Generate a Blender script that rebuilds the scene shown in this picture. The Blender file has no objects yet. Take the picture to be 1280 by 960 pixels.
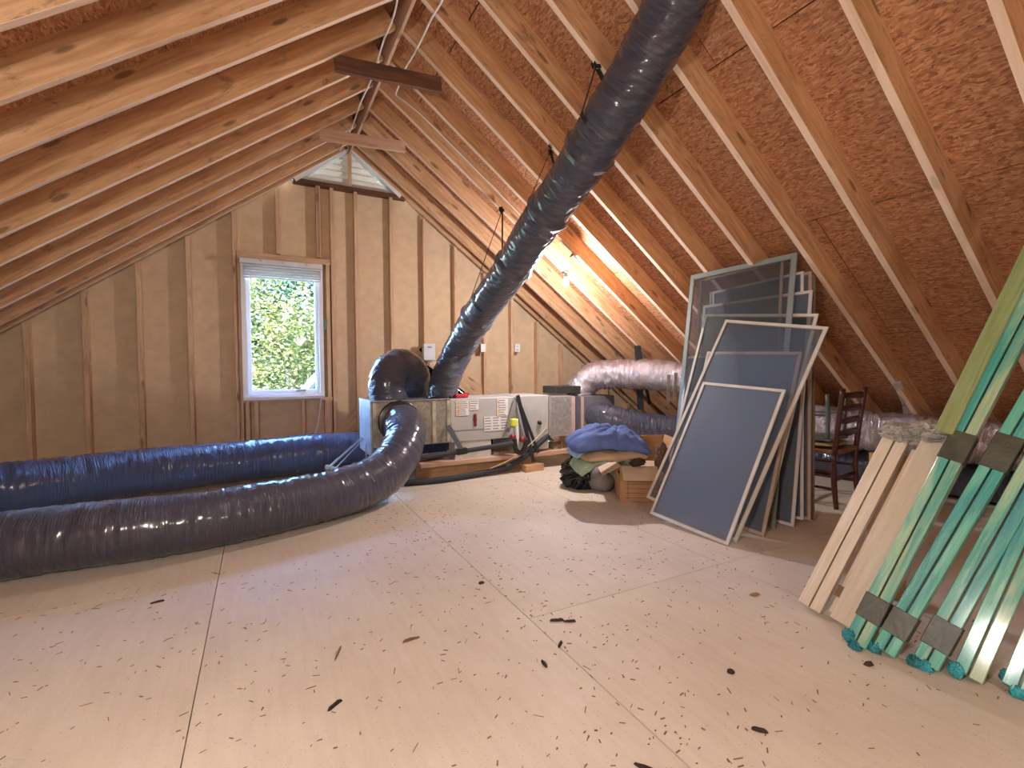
import bpy, bmesh, math, random
from mathutils import Vector, Matrix, noise, Euler

random.seed(7)
C = bpy.context.scene.collection
SC = bpy.context.scene
R = math.radians

# ------------------------------------------------------------------ camera
F, YAW, PIT, ROL, CAMH = 598.6, .4844, -.0336, -.0052, 1.1
fw = Vector((math.sin(YAW)*math.cos(PIT), math.cos(YAW)*math.cos(PIT), math.sin(PIT)))
r_ = Vector((math.cos(YAW), -math.sin(YAW), 0)); u_ = r_.cross(fw)
rt = r_*math.cos(ROL) + u_*math.sin(ROL); up = -r_*math.sin(ROL) + u_*math.cos(ROL)
CAM = Vector((0, 0, CAMH))
cd = bpy.data.cameras.new('camera'); cam = bpy.data.objects.new('camera', cd); C.objects.link(cam)
cam.matrix_world = Matrix(((rt.x, up.x, -fw.x, 0), (rt.y, up.y, -fw.y, 0), (rt.z, up.z, -fw.z, CAMH), (0, 0, 0, 1)))
cd.sensor_width = 36; cd.lens = F/1280*36; cd.clip_start = .02
SC.camera = cam

# ------------------------------------------------------------------ world, sun, exposure
SC.view_settings.view_transform = 'Standard'
SC.view_settings.look = 'None'
SC.view_settings.gamma = 1.0
SC.view_settings.exposure = 0.45
w = bpy.data.worlds.new('World'); SC.world = w; w.use_nodes = True
nt = w.node_tree; bg = nt.nodes['Background']
sky = nt.nodes.new('ShaderNodeTexSky'); sky.sky_type = 'NISHITA'; sky.sun_disc = False
sky.sun_elevation = R(40); sky.sun_rotation = R(200); sky.ozone_density = 7.0
nt.links.new(sky.outputs[0], bg.inputs[0]); bg.inputs[1].default_value = 10.0
sd = bpy.data.lights.new('sun', 'SUN'); sd.energy = 5.0; sd.angle = R(.6); sd.color = (1, .93, .82)
sun = bpy.data.objects.new('sun', sd); C.objects.link(sun)
sun.rotation_euler = Vector((.55, .75, -1.0)).to_track_quat('-Z', 'Y').to_euler(); sun.location = (-5, -5, 12)

BULB_A_W, FILL_B_W, FILL_C_W = 78, 108, 48

# ------------------------------------------------------------------ helpers
def ray(px, py): return fw + rt*((px-640)/F) - up*((py-480)/F)
def at(px, py, ax, v):
    d = ray(px, py); i = 'xyz'.index(ax); return CAM + d*((v-CAM[i])/d[i])
def dep(px, py, d): return CAM + ray(px, py)*d

def tag(o, label=None, cat=None, group=None, kind=None):
    if label: o['label'] = label
    if cat: o['category'] = cat
    if group: o['group'] = group
    if kind: o['kind'] = kind
    return o

def put(o, parent=None):
    C.objects.link(o)
    if parent:
        o.parent = parent
        M = Matrix.Identity(4); q = parent; chain = []
        while q: chain.append(q); q = q.parent
        for q in reversed(chain): M = M @ q.matrix_parent_inverse @ q.matrix_basis
        o.matrix_parent_inverse = M.inverted()
    return o

def empty(name, loc, label=None, cat=None, group=None, kind=None):
    o = bpy.data.objects.new(name, None); o.location = loc; C.objects.link(o)
    o.empty_display_size = .1
    return tag(o, label, cat, group, kind)

def mobj(name, verts, faces, mat, parent=None, smooth=False, uvs=None):
    me = bpy.data.meshes.new(name); me.from_pydata([tuple(v) for v in verts], [], faces); me.update()
    if uvs:
        ul = me.uv_layers.new(name='UVMap')
        for l in me.loops: ul.data[l.index].uv = uvs[l.vertex_index]
    if smooth: me.polygons.foreach_set('use_smooth', [True]*len(me.polygons))
    o = bpy.data.objects.new(name, me)
    if mat: me.materials.append(mat)
    return put(o, parent)

CUBE_F = [(0, 3, 2, 1), (4, 5, 6, 7), (0, 1, 5, 4), (1, 2, 6, 5), (2, 3, 7, 6), (3, 0, 4, 7)]
_cache = {}
def box_mesh(sx, sy, sz, mat, bev=0.0):
    k = (round(sx, 4), round(sy, 4), round(sz, 4), mat.name, bev)
    if k in _cache: return _cache[k]
    x, y, z = sx/2, sy/2, sz/2
    bm = bmesh.new()
    vs = [bm.verts.new(p) for p in [(-x, -y, -z), (x, -y, -z), (x, y, -z), (-x, y, -z), (-x, -y, z), (x, -y, z), (x, y, z), (-x, y, z)]]
    for f in CUBE_F: bm.faces.new([vs[i] for i in f])
    if bev: bmesh.ops.bevel(bm, geom=list(bm.edges), offset=bev, segments=1, affect='EDGES')
    me = bpy.data.meshes.new('box'); bm.to_mesh(me); bm.free(); me.materials.append(mat)
    _cache[k] = me; return me

def box(name, c, s, mat, parent=None, rot=None, bev=0.0):
    o = bpy.data.objects.new(name, box_mesh(s[0], s[1], s[2], mat, bev)); o.location = c
    if rot is not None: o.rotation_euler = rot
    return put(o, parent)

def frame_mat(x, y, z, loc):
    return Matrix(((x.x, y.x, z.x, loc.x), (x.y, y.y, z.y, loc.y), (x.z, y.z, z.z, loc.z), (0, 0, 0, 1)))

def bar(name, p0, p1, wd, th, mat, parent=None, side=(0, 1, 0), bev=0.0):
    """board from p0 to p1 (centre line); wd along 'side', th along the normal"""
    p0, p1 = Vector(p0), Vector(p1); x = (p1-p0); L = x.length; x.normalize()
    y = Vector(side); y = (y - x*y.dot(x)).normalized(); z = x.cross(y)
    o = bpy.data.objects.new(name, box_mesh(L, wd, th, mat, bev)); o.matrix_world = frame_mat(x, y, z, (p0+p1)/2)
    return put(o, parent)

def prism(name, pts, d, mat, parent=None):
    """polygon pts (3d) extruded by vector d"""
    n = len(pts); d = Vector(d); P = [Vector(p) for p in pts]; V = P + [p+d for p in P]
    f = [tuple(range(n))[::-1], tuple(range(n, 2*n))] + [(i, (i+1) % n, n+(i+1) % n, n+i) for i in range(n)]
    me = bpy.data.meshes.new(name); me.from_pydata([tuple(v) for v in V], [], f)
    bm = bmesh.new(); bm.from_mesh(me); bmesh.ops.recalc_face_normals(bm, faces=bm.faces); bm.to_mesh(me); bm.free()
    me.materials.append(mat); o = bpy.data.objects.new(name, me); return put(o, parent)

def catmull(P, step):
    P = [Vector(p) for p in P]; out = []
    Q = [P[0]*2-P[1]] + P + [P[-1]*2-P[-2]]
    for i in range(1, len(Q)-2):
        a, b, c, d = Q[i-1:i+3]; n = max(2, int((c-b).length/step*2))
        for k in range(n):
            t = k/n
            out.append(.5*((2*b)+(c-a)*t+(2*a-5*b+4*c-d)*t*t+(3*b-a-3*c+d)*t**3))
    out.append(Q[-2])
    L = [0]
    for i in range(1, len(out)): L.append(L[-1]+(out[i]-out[i-1]).length)
    n = max(2, int(L[-1]/step)); res = []; j = 0
    for k in range(n+1):
        s = L[-1]*k/n
        while j < len(L)-2 and L[j+1] < s: j += 1
        t = (s-L[j])/max(1e-9, L[j+1]-L[j]); res.append(out[j].lerp(out[j+1], min(1, max(0, t))))
    return res, L[-1]

def tube(name, pts, rad, mat, parent=None, step=.02, nr=12, rf=None, caps=True, up0=(0, 0, 1), floor=None):
    """rf(s, theta) returns a radius; rad may be a number"""
    P, L = catmull(pts, step); n = len(P); V = []; UV = []; Fc = []
    t0 = (P[1]-P[0]).normalized(); a = Vector(up0); a = (a-t0*a.dot(t0))
    if a.length < .1: a = Vector((1, 0, 0)); a = a-t0*a.dot(t0)
    a.normalize()
    for i in range(n):
        t = (P[min(i+1, n-1)]-P[max(i-1, 0)]).normalized(); a = (a-t*a.dot(t)).normalized(); b = t.cross(a)
        s = L*i/(n-1)
        for k in range(nr+1):
            th = 2*math.pi*k/nr; th2 = th if k < nr else 0
            rr = rf(s, th2, L) if rf else rad
            v = P[i] + (a*math.cos(th)+b*math.sin(th))*rr
            if floor is not None and v.z < floor: v.z = floor + (v.z-floor)*.04
            V.append(v); UV.append((s, k/nr*2*math.pi*rad))
    m = nr+1
    for i in range(n-1):
        for k in range(nr): Fc.append((i*m+k, i*m+k+1, (i+1)*m+k+1, (i+1)*m+k))
    if caps:
        Fc.append(tuple(range(nr))[::-1]); Fc.append(tuple((n-1)*m+k for k in range(nr)))
    return mobj(name, V, Fc, mat, parent, True, UV)

def lathe(name, prof, mat, parent=None, loc=(0, 0, 0), n=20, axis=None):
    V = []; Fc = []
    for (r, z) in prof:
        for k in range(n): V.append(Vector((r*math.cos(2*math.pi*k/n), r*math.sin(2*math.pi*k/n), z)))
    for i in range(len(prof)-1):
        for k in range(n): Fc.append((i*n+k, i*n+(k+1) % n, (i+1)*n+(k+1) % n, (i+1)*n+k))
    Fc.append(tuple(range(n))[::-1]); Fc.append(tuple((len(prof)-1)*n+k for k in range(n)))
    if axis is not None:
        q = Vector(axis).to_track_quat('Z', 'Y').to_matrix(); V = [q@v for v in V]
    V = [v+Vector(loc) for v in V]
    return mobj(name, V, Fc, mat, parent, True)

# ------------------------------------------------------------------ materials
class N:
    def __init__(s, name):
        s.m = bpy.data.materials.new(name); s.m.use_nodes = True; s.t = s.m.node_tree
        s.b = s.t.nodes['Principled BSDF']; s.out = s.t.nodes['Material Output']
    def n(s, typ, **kw):
        nd = s.t.nodes.new('ShaderNode'+typ)
        for k, v in kw.items():
            if k.startswith('i_'):
                key = k[2:]; key = int(key) if key.isdigit() else key.replace('_', ' ')
                nd.inputs[key].default_value = v
            else: setattr(nd, k, v)
        return nd
    def l(s, a, b): s.t.links.new(a, b)
    def coords(s, kind, scale=(1, 1, 1), rnd=False, rot=(0, 0, 0)):
        tc = s.n('TexCoord'); mp = s.n('Mapping'); mp.inputs['Scale'].default_value = scale; mp.inputs['Rotation'].default_value = rot
        src = tc.outputs[kind]
        if rnd:
            oi = s.n('ObjectInfo'); sc = s.n('VectorMath', operation='SCALE'); sc.inputs['Scale'].default_value = 37.0
            cb = s.n('CombineXYZ')
            for i in range(3): s.l(oi.outputs['Random'], cb.inputs[i])
            s.l(cb.outputs[0], sc.inputs[0]); ad = s.n('VectorMath', operation='ADD'); s.l(src, ad.inputs[0]); s.l(sc.outputs[0], ad.inputs[1]); src = ad.outputs[0]
        s.l(src, mp.inputs[0]); return mp.outputs[0]
    def noise(s, v, scale, detail=4, rough=.55, dist=0):
        nd = s.n('TexNoise'); nd.inputs['Scale'].default_value = scale; nd.inputs['Detail'].default_value = detail
        nd.inputs['Roughness'].default_value = rough; nd.inputs['Distortion'].default_value = dist
        if v: s.l(v, nd.inputs['Vector'])
        return nd.outputs['Fac']
    def vor(s, v, scale, out='Distance', feature='F1'):
        nd = s.n('TexVoronoi', feature=feature); nd.inputs['Scale'].default_value = scale; s.l(v, nd.inputs['Vector']); return nd.outputs[out]
    def ramp(s, f, stops, interp='LINEAR'):
        nd = s.n('ValToRGB'); cr = nd.color_ramp; cr.interpolation = interp
        while len(cr.elements) < len(stops): cr.elements.new(.5)
        for e, (p, c) in zip(cr.elements, stops):
            e.position = p; e.color = (*c, 1) if len(c) == 3 else c
        s.l(f, nd.inputs[0]); return nd.outputs[0]
    def mix(s, f, a, b, mode='MIX'):
        nd = s.n('Mix', data_type='RGBA', blend_type=mode)
        for idx, v in ((0, f), (6, a), (7, b)):
            if hasattr(v, 'links'): s.l(v, nd.inputs[idx])
            elif idx == 0: nd.inputs[0].default_value = v
            else: nd.inputs[idx].default_value = (*v, 1)
        return nd.outputs[2]
    def math(s, op, a, b=0.0):
        nd = s.n('Math', operation=op)
        for i, v in ((0, a), (1, b)):
            if hasattr(v, 'links'): s.l(v, nd.inputs[i])
            else: nd.inputs[i].default_value = v
        return nd.outputs[0]
    def bump(s, h, st=.3, dist=.005):
        nd = s.n('Bump'); nd.inputs['Strength'].default_value = st; nd.inputs['Distance'].default_value = dist
        s.l(h, nd.inputs['Height']); s.l(nd.outputs[0], s.b.inputs['Normal'])
    def col(s, c):
        if hasattr(c, 'links'): s.l(c, s.b.inputs['Base Color'])
        else: s.b.inputs['Base Color'].default_value = (*c, 1)
    def set(s, **k):
        for a, v in k.items(): s.b.inputs[a.replace('_', ' ')].default_value = v
        return s

def simple(name, c, rough=.6, metal=0.0, var=.08, bump=0.0, bs=60, spec=None):
    n = N(name); v = n.coords('Object', rnd=True); f = n.noise(v, 9, 5)
    d = tuple(x*(1-var*1.6) for x in c); e = tuple(min(1, x*(1+var)) for x in c)
    n.col(n.ramp(f, [(.3, d), (.7, e)])); n.set(Roughness=rough, Metallic=metal)
    if spec is not None: n.b.inputs['Specular IOR Level'].default_value = spec
    if bump: n.bump(n.noise(v, bs, 4), bump, .003)
    return n.m

def wood(name, dark, mid, light, knots=.75, stain=None, rough=.72):
    n = N(name); v = n.coords('Object', (1.2, 14, 14), rnd=True); g = n.noise(v, 2.2, 6, .6, .8)
    c = n.ramp(g, [(.28, dark), (.5, mid), (.72, light)])
    v2 = n.coords('Object', (2.4, 9, 9), rnd=True); k = n.vor(v2, 1.0)
    kn = n.ramp(k, [(.0, (1, 1, 1)), (.10, (1, 1, 1)), (.16, (0, 0, 0))])
    c = n.mix(n.math('MULTIPLY', kn, knots), c, tuple(x*.28 for x in mid))
    v3 = n.coords('Object', (1, 3, 3), rnd=True); b = n.noise(v3, 1.3, 3)
    c = n.mix(.55, c, n.ramp(b, [(.3, (.72, .66, .62)), (.65, (1.0, 1.0, 1.0))]), 'MULTIPLY')
    if stain:
        sp = n.noise(n.coords('Object', (1.6, 5, 5), rnd=True), 3.0, 8, .75, .5)
        c = n.mix(n.ramp(sp, [(.57, (0, 0, 0)), (.65, (stain, stain, stain))]), c, (.10, .045, .02))
    n.col(c); n.set(Roughness=rough); n.bump(g, .25, .003); return n.m

PINE = wood('pine_rafter', (.46, .24, .11), (.64, .37, .19), (.77, .49, .28), .8, .5)
PINE_LIT_EDGE = wood('bounce_lit_pine_edge', (.70, .50, .36), (.82, .62, .47), (.90, .72, .56), .35)  # floor bounce on rafter undersides put into a paler pine colour
STUD = wood('pine_stud', (.50, .31, .18), (.68, .46, .29), (.80, .58, .39), .7)
DARKWOOD = wood('dark_board', (.07, .03, .018), (.13, .055, .03), (.24, .11, .06), .5)
BASEWOOD = wood('base_lumber', (.45, .25, .12), (.62, .38, .2), (.75, .5, .3), .5)
OLDPINE = wood('old_pine', (.45, .26, .17), (.60, .38, .26), (.70, .48, .35), .4)

def osb(name, cols, sc=1.0):
    n = N(name)
    tc = n.n('TexCoord'); ns = n.n('TexNoise'); ns.inputs['Scale'].default_value = 7.0; n.l(tc.outputs['Object'], ns.inputs['Vector'])
    ad = n.n('VectorMath', operation='SCALE'); ad.inputs['Scale'].default_value = .05; n.l(ns.outputs['Color'], ad.inputs[0])
    a2 = n.n('VectorMath', operation='ADD'); n.l(tc.outputs['Object'], a2.inputs[0]); n.l(ad.outputs[0], a2.inputs[1])
    c = None; hs = []
    for i, (rz, s1, s2, scl) in enumerate([(.35, 1, 3.2, 15*sc), (-.55, 1, 3.4, 19*sc), (1.1, 1, 2.6, 24*sc)]):
        mp = n.n('Mapping'); mp.inputs['Rotation'].default_value = (0, 0, rz); mp.inputs['Scale'].default_value = (s2, s1, 1); n.l(a2.outputs[0], mp.inputs[0])
        vo = n.n('TexVoronoi'); vo.inputs['Scale'].default_value = scl; n.l(mp.outputs[0], vo.inputs['Vector'])
        sep = n.n('SeparateColor'); n.l(vo.outputs['Color'], sep.inputs[0])
        ci = n.ramp(sep.outputs[0], cols); hs.append(sep.outputs[1])
        if c is None: c = ci
        else: c = n.mix(n.ramp(sep.outputs[2], [(.5, (0, 0, 0)), (.56, (1, 1, 1))]), c, ci)
    d = n.noise(n.coords('Object', (22, 9, 1)), 3.5, 5, .7)
    c = n.mix(n.ramp(d, [(.34, (1, 1, 1)), (.4, (0, 0, 0))]), c, (.06, .02, .01))
    n.col(c); n.set(Roughness=.62); n.bump(n.math('ADD', hs[0], hs[1]), .35, .003); return n.m
OSB = osb('osb_roof', [(.0, (.26, .10, .045)), (.25, (.40, .175, .08)), (.7, (.50, .24, .12)), (1, (.62, .34, .18))], 1.75)
SHEATH = simple('wall_sheathing', (.66, .49, .31), .85, var=.07, bump=.15, bs=90)

def floor_mat():
    n = N('floor_panel'); v = n.coords('Object'); f = n.noise(v, 1.6, 6, .6)
    c = n.ramp(f, [(.3, (.64, .56, .46)), (.7, (.76, .69, .59))])
    for sc_, st, rz, cc, th in ((34, (1, 3.5, 1), .5, (.16, .07, .03), .085), (60, (1, 3, 1), -.9, (.2, .1, .05), .10), (17, (1, 4, 1), .2, (.11, .06, .035), .05), (90, (2.5, 1, 1), .3, (.25, .13, .07), .12)):
        vo = n.n('TexVoronoi'); vo.inputs['Scale'].default_value = sc_; n.l(n.coords('Object', st, rot=(0, 0, rz)), vo.inputs['Vector'])
        sep = n.n('SeparateColor'); n.l(vo.outputs['Color'], sep.inputs[0])
        on = n.math('GREATER_THAN', sep.outputs[0], .62); sp = n.math('LESS_THAN', vo.outputs['Distance'], th)
        c = n.mix(n.math('MULTIPLY', n.math('MULTIPLY', on, sp), .85), c, cc)
    g = n.noise(n.coords('Object', (14, 1.2, 1), rot=(0, 0, .1)), 2.5, 6, .6)
    c = n.mix(.35, c, n.ramp(g, [(.3, (.82, .78, .74)), (.6, (1, 1, 1))]), 'MULTIPLY')
    n.col(c); n.set(Roughness=.55); n.bump(f, .08, .003); return n.m
FLOOR = floor_mat()

def film(name, c, rough, metal=0.0, coat=0.0, sx=18., st=.8, c2=None):
    """crinkled plastic / foil wrap; UV runs along and around the tube in metres"""
    n = N(name); v = n.coords('UV', (sx, 3.0, 1), rnd=False, rot=(0, 0, .12))
    a = n.noise(v, 1.6, 6, .62, .9); b = n.noise(n.coords('UV', (sx*3, 9, 1)), 1.5, 4, .6, .5)
    h = n.math('ADD', a, n.math('MULTIPLY', b, .35))
    if c2: n.col(n.ramp(b, [(.35, c), (.65, c2)]))
    else: n.col(c)
    n.set(Roughness=rough, Metallic=metal); n.b.inputs['Coat Weight'].default_value = coat; n.b.inputs['Coat Roughness'].default_value = .18
    n.bump(h, st, .045); return n.m
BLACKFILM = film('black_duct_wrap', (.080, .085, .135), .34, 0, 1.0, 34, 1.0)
BLUELITFILM = film('blue_lit_duct_wrap', (.09, .13, .27), .33, 0, .9, 34, 1.0)  # black wrap again, the window's blue daylight painted into its base colour
SILVER = film('silver_duct_foil', (.62, .56, .60), .26, .85, 0, 26, .8, (.80, .76, .80))
STRAP = simple('black_strap', (.018, .018, .022), .5)
BLACKCOLLAR = film('black_tape', (.012, .013, .018), .3, 0, .4, 30, .5)
GALV = simple('galvanised_grey_steel', (.44, .44, .44), .42, .35, .06)
GREYPAINT = simple('grey_enamel', (.50, .49, .47), .45, .1, .04)
FOILB = N('foil_faced_board'); _v = FOILB.coords('Object', rnd=True); _a = FOILB.noise(_v, 26, 8, .75)
FOILB.col(FOILB.ramp(_a, [(.3, (.30, .29, .28)), (.7, (.62, .62, .63))])); FOILB.set(Roughness=.4, Metallic=.55); FOILB.bump(_a, .7, .006); FOILB = FOILB.m
OLDFOIL = N('dirty_plenum_board'); _v = OLDFOIL.coords('Object', rnd=True); _a = OLDFOIL.noise(_v, 30, 8, .8)
OLDFOIL.col(OLDFOIL.ramp(_a, [(.3, (.17, .15, .12)), (.5, (.32, .29, .24)), (.75, (.50, .47, .42))])); OLDFOIL.set(Roughness=.5, Metallic=.3); OLDFOIL.bump(_a, .7, .005); OLDFOIL = OLDFOIL.m
TAPE_S = simple('foil_tape', (.62, .60, .55), .35, .6, .15, .5, 120)
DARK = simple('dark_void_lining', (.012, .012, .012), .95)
FOAM = simple('black_pipe_insulation', (.035, .038, .045), .75, bump=.3)
WHITE_PVC = simple('white_plastic', (.80, .80, .78), .4, var=.02)
VINYL = simple('white_vinyl', (.80, .82, .84), .35, var=.02)
LOUVER = simple('white_louver_paint', (.82, .78, .72), .5, var=.05)
RED = simple('red_plastic', (.55, .02, .03), .4)
MAROON = simple('maroon_plastic', (.22, .02, .03), .4)
YELLOW = simple('yellow_sticker', (.75, .80, .05), .5)
LABELW = simple('white_label_paper', (.80, .78, .75), .6, var=.03)
INK = simple('grey_print', (.30, .30, .32), .7)
WARN = simple('orange_warning_print', (.75, .45, .05), .6)
CARD = wood('cardboard', (.46, .27, .13), (.53, .32, .16), (.58, .36, .19), 0, rough=.85)
CARDIN = wood('cardboard_inside', (.62, .47, .34), (.68, .53, .39), (.74, .6, .46), 0, rough=.85)
CARDPRINT = simple('brown_box_print', (.20, .08, .03), .8)
CORD = simple('white_cable', (.78, .72, .68), .45, var=.03)
ALU_CREAM = simple('cream_aluminium', (.66, .63, .52), .42, .1, .06)
ALU_WHITE = simple('white_aluminium', (.78, .77, .78), .4, .1, .04)
ALU_TAN = simple('tan_aluminium', (.55, .42, .33), .45, .1, .08)
ALU_SAGE = simple('sage_grey_aluminium', (.25, .30, .28), .42, .2, .06)
ALU_BRONZE = simple('dull_bronze_aluminium', (.25, .21, .18), .45, .3, .1)
def mesh_mat(name, c, alpha):
    n = N(name); n.col(c); n.set(Roughness=.5); n.b.inputs['Specular IOR Level'].default_value = .4
    v = n.coords('Object', (1, 1, 1)); a = n.noise(v, 120, 3); n.bump(a, .5, .004)
    tr = n.n('BsdfTransparent'); mx = n.n('MixShader'); mx.inputs[0].default_value = alpha
    n.l(tr.outputs[0], mx.inputs[1]); n.l(n.b.outputs[0], mx.inputs[2]); n.l(mx.outputs[0], n.out.inputs[0]); return n.m
SCRMESH = mesh_mat('dark_fibreglass_mesh', (.13, .16, .21), .82)
SCRMESH3 = mesh_mat('half_clear_fibreglass_mesh', (.11, .14, .19), .52)
SCRMESH2 = mesh_mat('thin_fibreglass_mesh', (.05, .05, .055), .50)
CHAIRWOOD = wood('dark_red_stained_wood', (.05, .013, .010), (.085, .022, .015), (.13, .04, .025), 0, rough=.35)
SEATWOOD = wood('worn_seat_wood', (.20, .08, .04), (.28, .13, .07), (.34, .17, .1), 0, rough=.5)
CUSHION = simple('mustard_cushion', (.52, .38, .16), .9, bump=.3)
OLIVE = simple('olive_grey_metal', (.16, .20, .16), .4, .3)

def boardwrap(name, a, b, c, amt=.5):
    n = N(name); v = n.coords('Object', (.8, 22, 22), rnd=True, rot=(0, 0, .05)); f = n.noise(v, 2.0, 6, .6, 1.5)
    v2 = n.coords('Object', (1.3, 6, 6), rnd=True, rot=(0, .1, .13)); g = n.noise(v2, 1.4, 3, .5, .6)
    col = n.ramp(f, [(.3, b), (.5, a), (.72, a)])
    col = n.mix(n.ramp(g, [(.5-.1*amt, (0, 0, 0)), (.56, (1, 1, 1))]), col, n.ramp(f, [(.35, c), (.65, b)]))
    n.col(col); n.set(Roughness=.32); n.b.inputs['Coat Weight'].default_value = .5; n.b.inputs['Coat Roughness'].default_value = .12
    n.bump(n.noise(n.coords('Object', (3, 26, 26), rnd=True, rot=(0, 0, .2)), 1.6, 6, .65, 1.2), .5, .008); return n.m
MINT = boardwrap('mint_film_wrapped_board', (.34, .56, .37), (.09, .44, .32), (.03, .30, .30))
MINT2 = boardwrap('teal_film_wrapped_board', (.12, .48, .36), (.04, .38, .30), (.02, .27, .31))
PALEMINT = boardwrap('pale_green_board', (.38, .52, .33), (.20, .44, .29), (.05, .36, .30), .1)
OLIVEB = boardwrap('olive_film_wrapped_board', (.26, .31, .12), (.19, .26, .10), (.30, .40, .18), .1)
WHITEB = boardwrap('white_film_wrapped_board', (.72, .62, .46), (.66, .56, .42), (.80, .74, .64), .1)
BAND = simple('dark_olive_tape', (.055, .065, .04), .4, var=.3, bump=.5, bs=40)
CLEARBAND = simple('brown_tape', (.22, .13, .06), .25, var=.2)
FILM_END = simple('blue_green_film', (.04, .36, .42), .18, var=.5, bump=.5)
FILM_W = simple('crumpled_clear_film', (.50, .47, .42), .2, var=.25, bump=.5)
BLUECLOTH = simple('blue_pillow_cloth', (.12, .19, .46), .9, var=.18, bump=.3, bs=30)
TEALCLOTH = simple('pale_blue_cloth', (.36, .56, .72), .9, var=.1)
TANCLOTH = simple('tan_pillow_cloth', (.55, .40, .26), .9, var=.1, bump=.2)
SAGECLOTH = simple('sage_green_cloth', (.40, .52, .36), .9, var=.25, bump=.3)
BAGBLACK = simple('black_bag_plastic', (.012, .013, .014), .2, var=.2, bump=.7, bs=28)
GREYTUB = simple('grey_plastic', (.22, .19, .18), .5)
BARK = simple('dark_bark_chip', (.045, .028, .018), .8, var=.4)
SPLINT = simple('brown_wood_splinter', (.28, .15, .07), .8, var=.3)

# ------------------------------------------------------------------ the attic shell
XR, ZR, SL = .955, 3.59, .74
CN = math.cos(math.atan(SL)); RD = .17; VOFF = RD/CN
def zroof(x): return ZR - SL*abs(x-XR)
Y0, YB, YG = -3.2, -3.2, 5.768           # back end, gable stud faces
YS = YG + .089
XL, XRT = XR-4.85, XR+4.85

floor = box('floor', ((XL+XRT)/2, (YB+YS)/2, -.032), (XRT-XL, YS-YB, .03), DARK); tag(floor, kind='structure')
xs = [-.216-1.239*3, -.216-1.239*2, -.216-1.239, -.216, 1.023, 1.023+1.239, 1.023+2.478, 1.023+3.717, 1.023+4.956]
for i in range(8):
    a, b = max(xs[i], XL), min(xs[i+1], XRT)
    off = {4: 1.795, 5: 1.795}.get(i, .6 if i % 2 else 2.9)
    ys = sorted([y for y in (off-4.88, off-2.44, off, off+2.44, off+4.88) if YB < y < YS-.05] + [YB, YS])
    if i == 3: ys = [YB, YS]
    for y0, y1 in zip(ys, ys[1:]):
        box('floor_panel', ((a+b)/2, (y0+y1)/2, -.0085), (b-a-.0035, y1-y0-.0035, .017), FLOOR, floor)

# roof: felt outside, OSB panels, rafters, ridge board
ceiling = prism('ceiling', [(XL-.4, YB, zroof(XL-.4)+VOFF+.03), (XR, YB, ZR+VOFF+.03), (XRT+.4, YB, zroof(XRT+.4)+VOFF+.03),
                            (XRT+.4, YB, zroof(XRT+.4)+VOFF+.06), (XR, YB, ZR+VOFF+.06), (XL-.4, YB, zroof(XL-.4)+VOFF+.06)], (0, YS+.25-YB, 0), DARK)
tag(ceiling, kind='structure')
for sgn in (-1, 1):
    x = Vector((sgn*CN, 0, -SL*CN)); y = Vector((0, 1, 0)); 
    nrm = Vector((sgn*SL*CN, 0, CN))
    ridge = Vector((XR, 0, ZR)) + Vector((0, 0, VOFF))
    ds = [0.02, .473, 1.689, 2.9, 4.12, 5.34, 6.2]
    for i, (d0, d1) in enumerate(zip(ds, ds[1:])):
        o_ = (1.9 if i % 2 else 3.1)
        yy = [YB] + [o_+2.44*k for k in range(-2, 3) if YB+.2 < o_+2.44*k < YS] + [YS+.2]
        for a, b in zip(yy, yy[1:]):
            cpt = ridge + x*((d0+d1)/2) + nrm*.0065 + Vector((0, (a+b)/2, 0))
            o = bpy.data.objects.new('sheathing_panel', box_mesh(d1-d0-.007, b-a-.006, .012, OSB))
            o.matrix_world = frame_mat(x*1.0, y*1.0 if sgn > 0 else -y, nrm, cpt); put(o, ceiling)
    for k in range(-9, 14):
        yf = .81 + .3985*k if k < 13 else YG
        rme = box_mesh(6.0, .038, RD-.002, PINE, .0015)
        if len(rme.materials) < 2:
            rme.materials.append(PINE_LIT_EDGE)
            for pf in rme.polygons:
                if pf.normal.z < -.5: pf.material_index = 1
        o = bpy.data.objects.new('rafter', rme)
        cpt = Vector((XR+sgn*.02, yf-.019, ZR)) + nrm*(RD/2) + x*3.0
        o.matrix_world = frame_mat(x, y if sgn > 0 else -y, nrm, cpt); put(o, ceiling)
bar('ridge_board', (XR, YB, ZR+.075), (XR, YG, ZR+.075), .022, .26, OLDPINE, ceiling, side=(1, 0, 0))
# collar ties between the slopes
p0, p1 = at(418, 79, 'y', 3.62), at(551, 107, 'y', 3.62)
bar('collar_tie', p0, p1, .035, .11, DARKWOOD, ceiling, side=(0, 1, 0))
p0, p1 = at(399, 168, 'y', 4.80), at(506, 184, 'y', 4.80)
bar('collar_tie', p0, p1, .038, .10, OLDPINE, ceiling, side=(0, 1, 0))
# back wall behind the camera and low side linings
wb = prism('wall_back', [(XL-.35, YB, -.05), (XRT+.35, YB, -.05), (XR, YB, ZR+VOFF+.045)], (0, -.03, 0), SHEATH); tag(wb, kind='structure')
for nm, xx in (('wall_left', XL-.01), ('wall_right', XRT+.01)):
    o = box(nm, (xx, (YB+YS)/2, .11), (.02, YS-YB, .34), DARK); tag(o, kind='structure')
we = box('wall_eave_shade', (5.45, 1.3, .16), (.02, 8.9, .38), DARK); tag(we, kind='structure')  # dark sheet added to stand for the shadow deep in the eave

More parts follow.
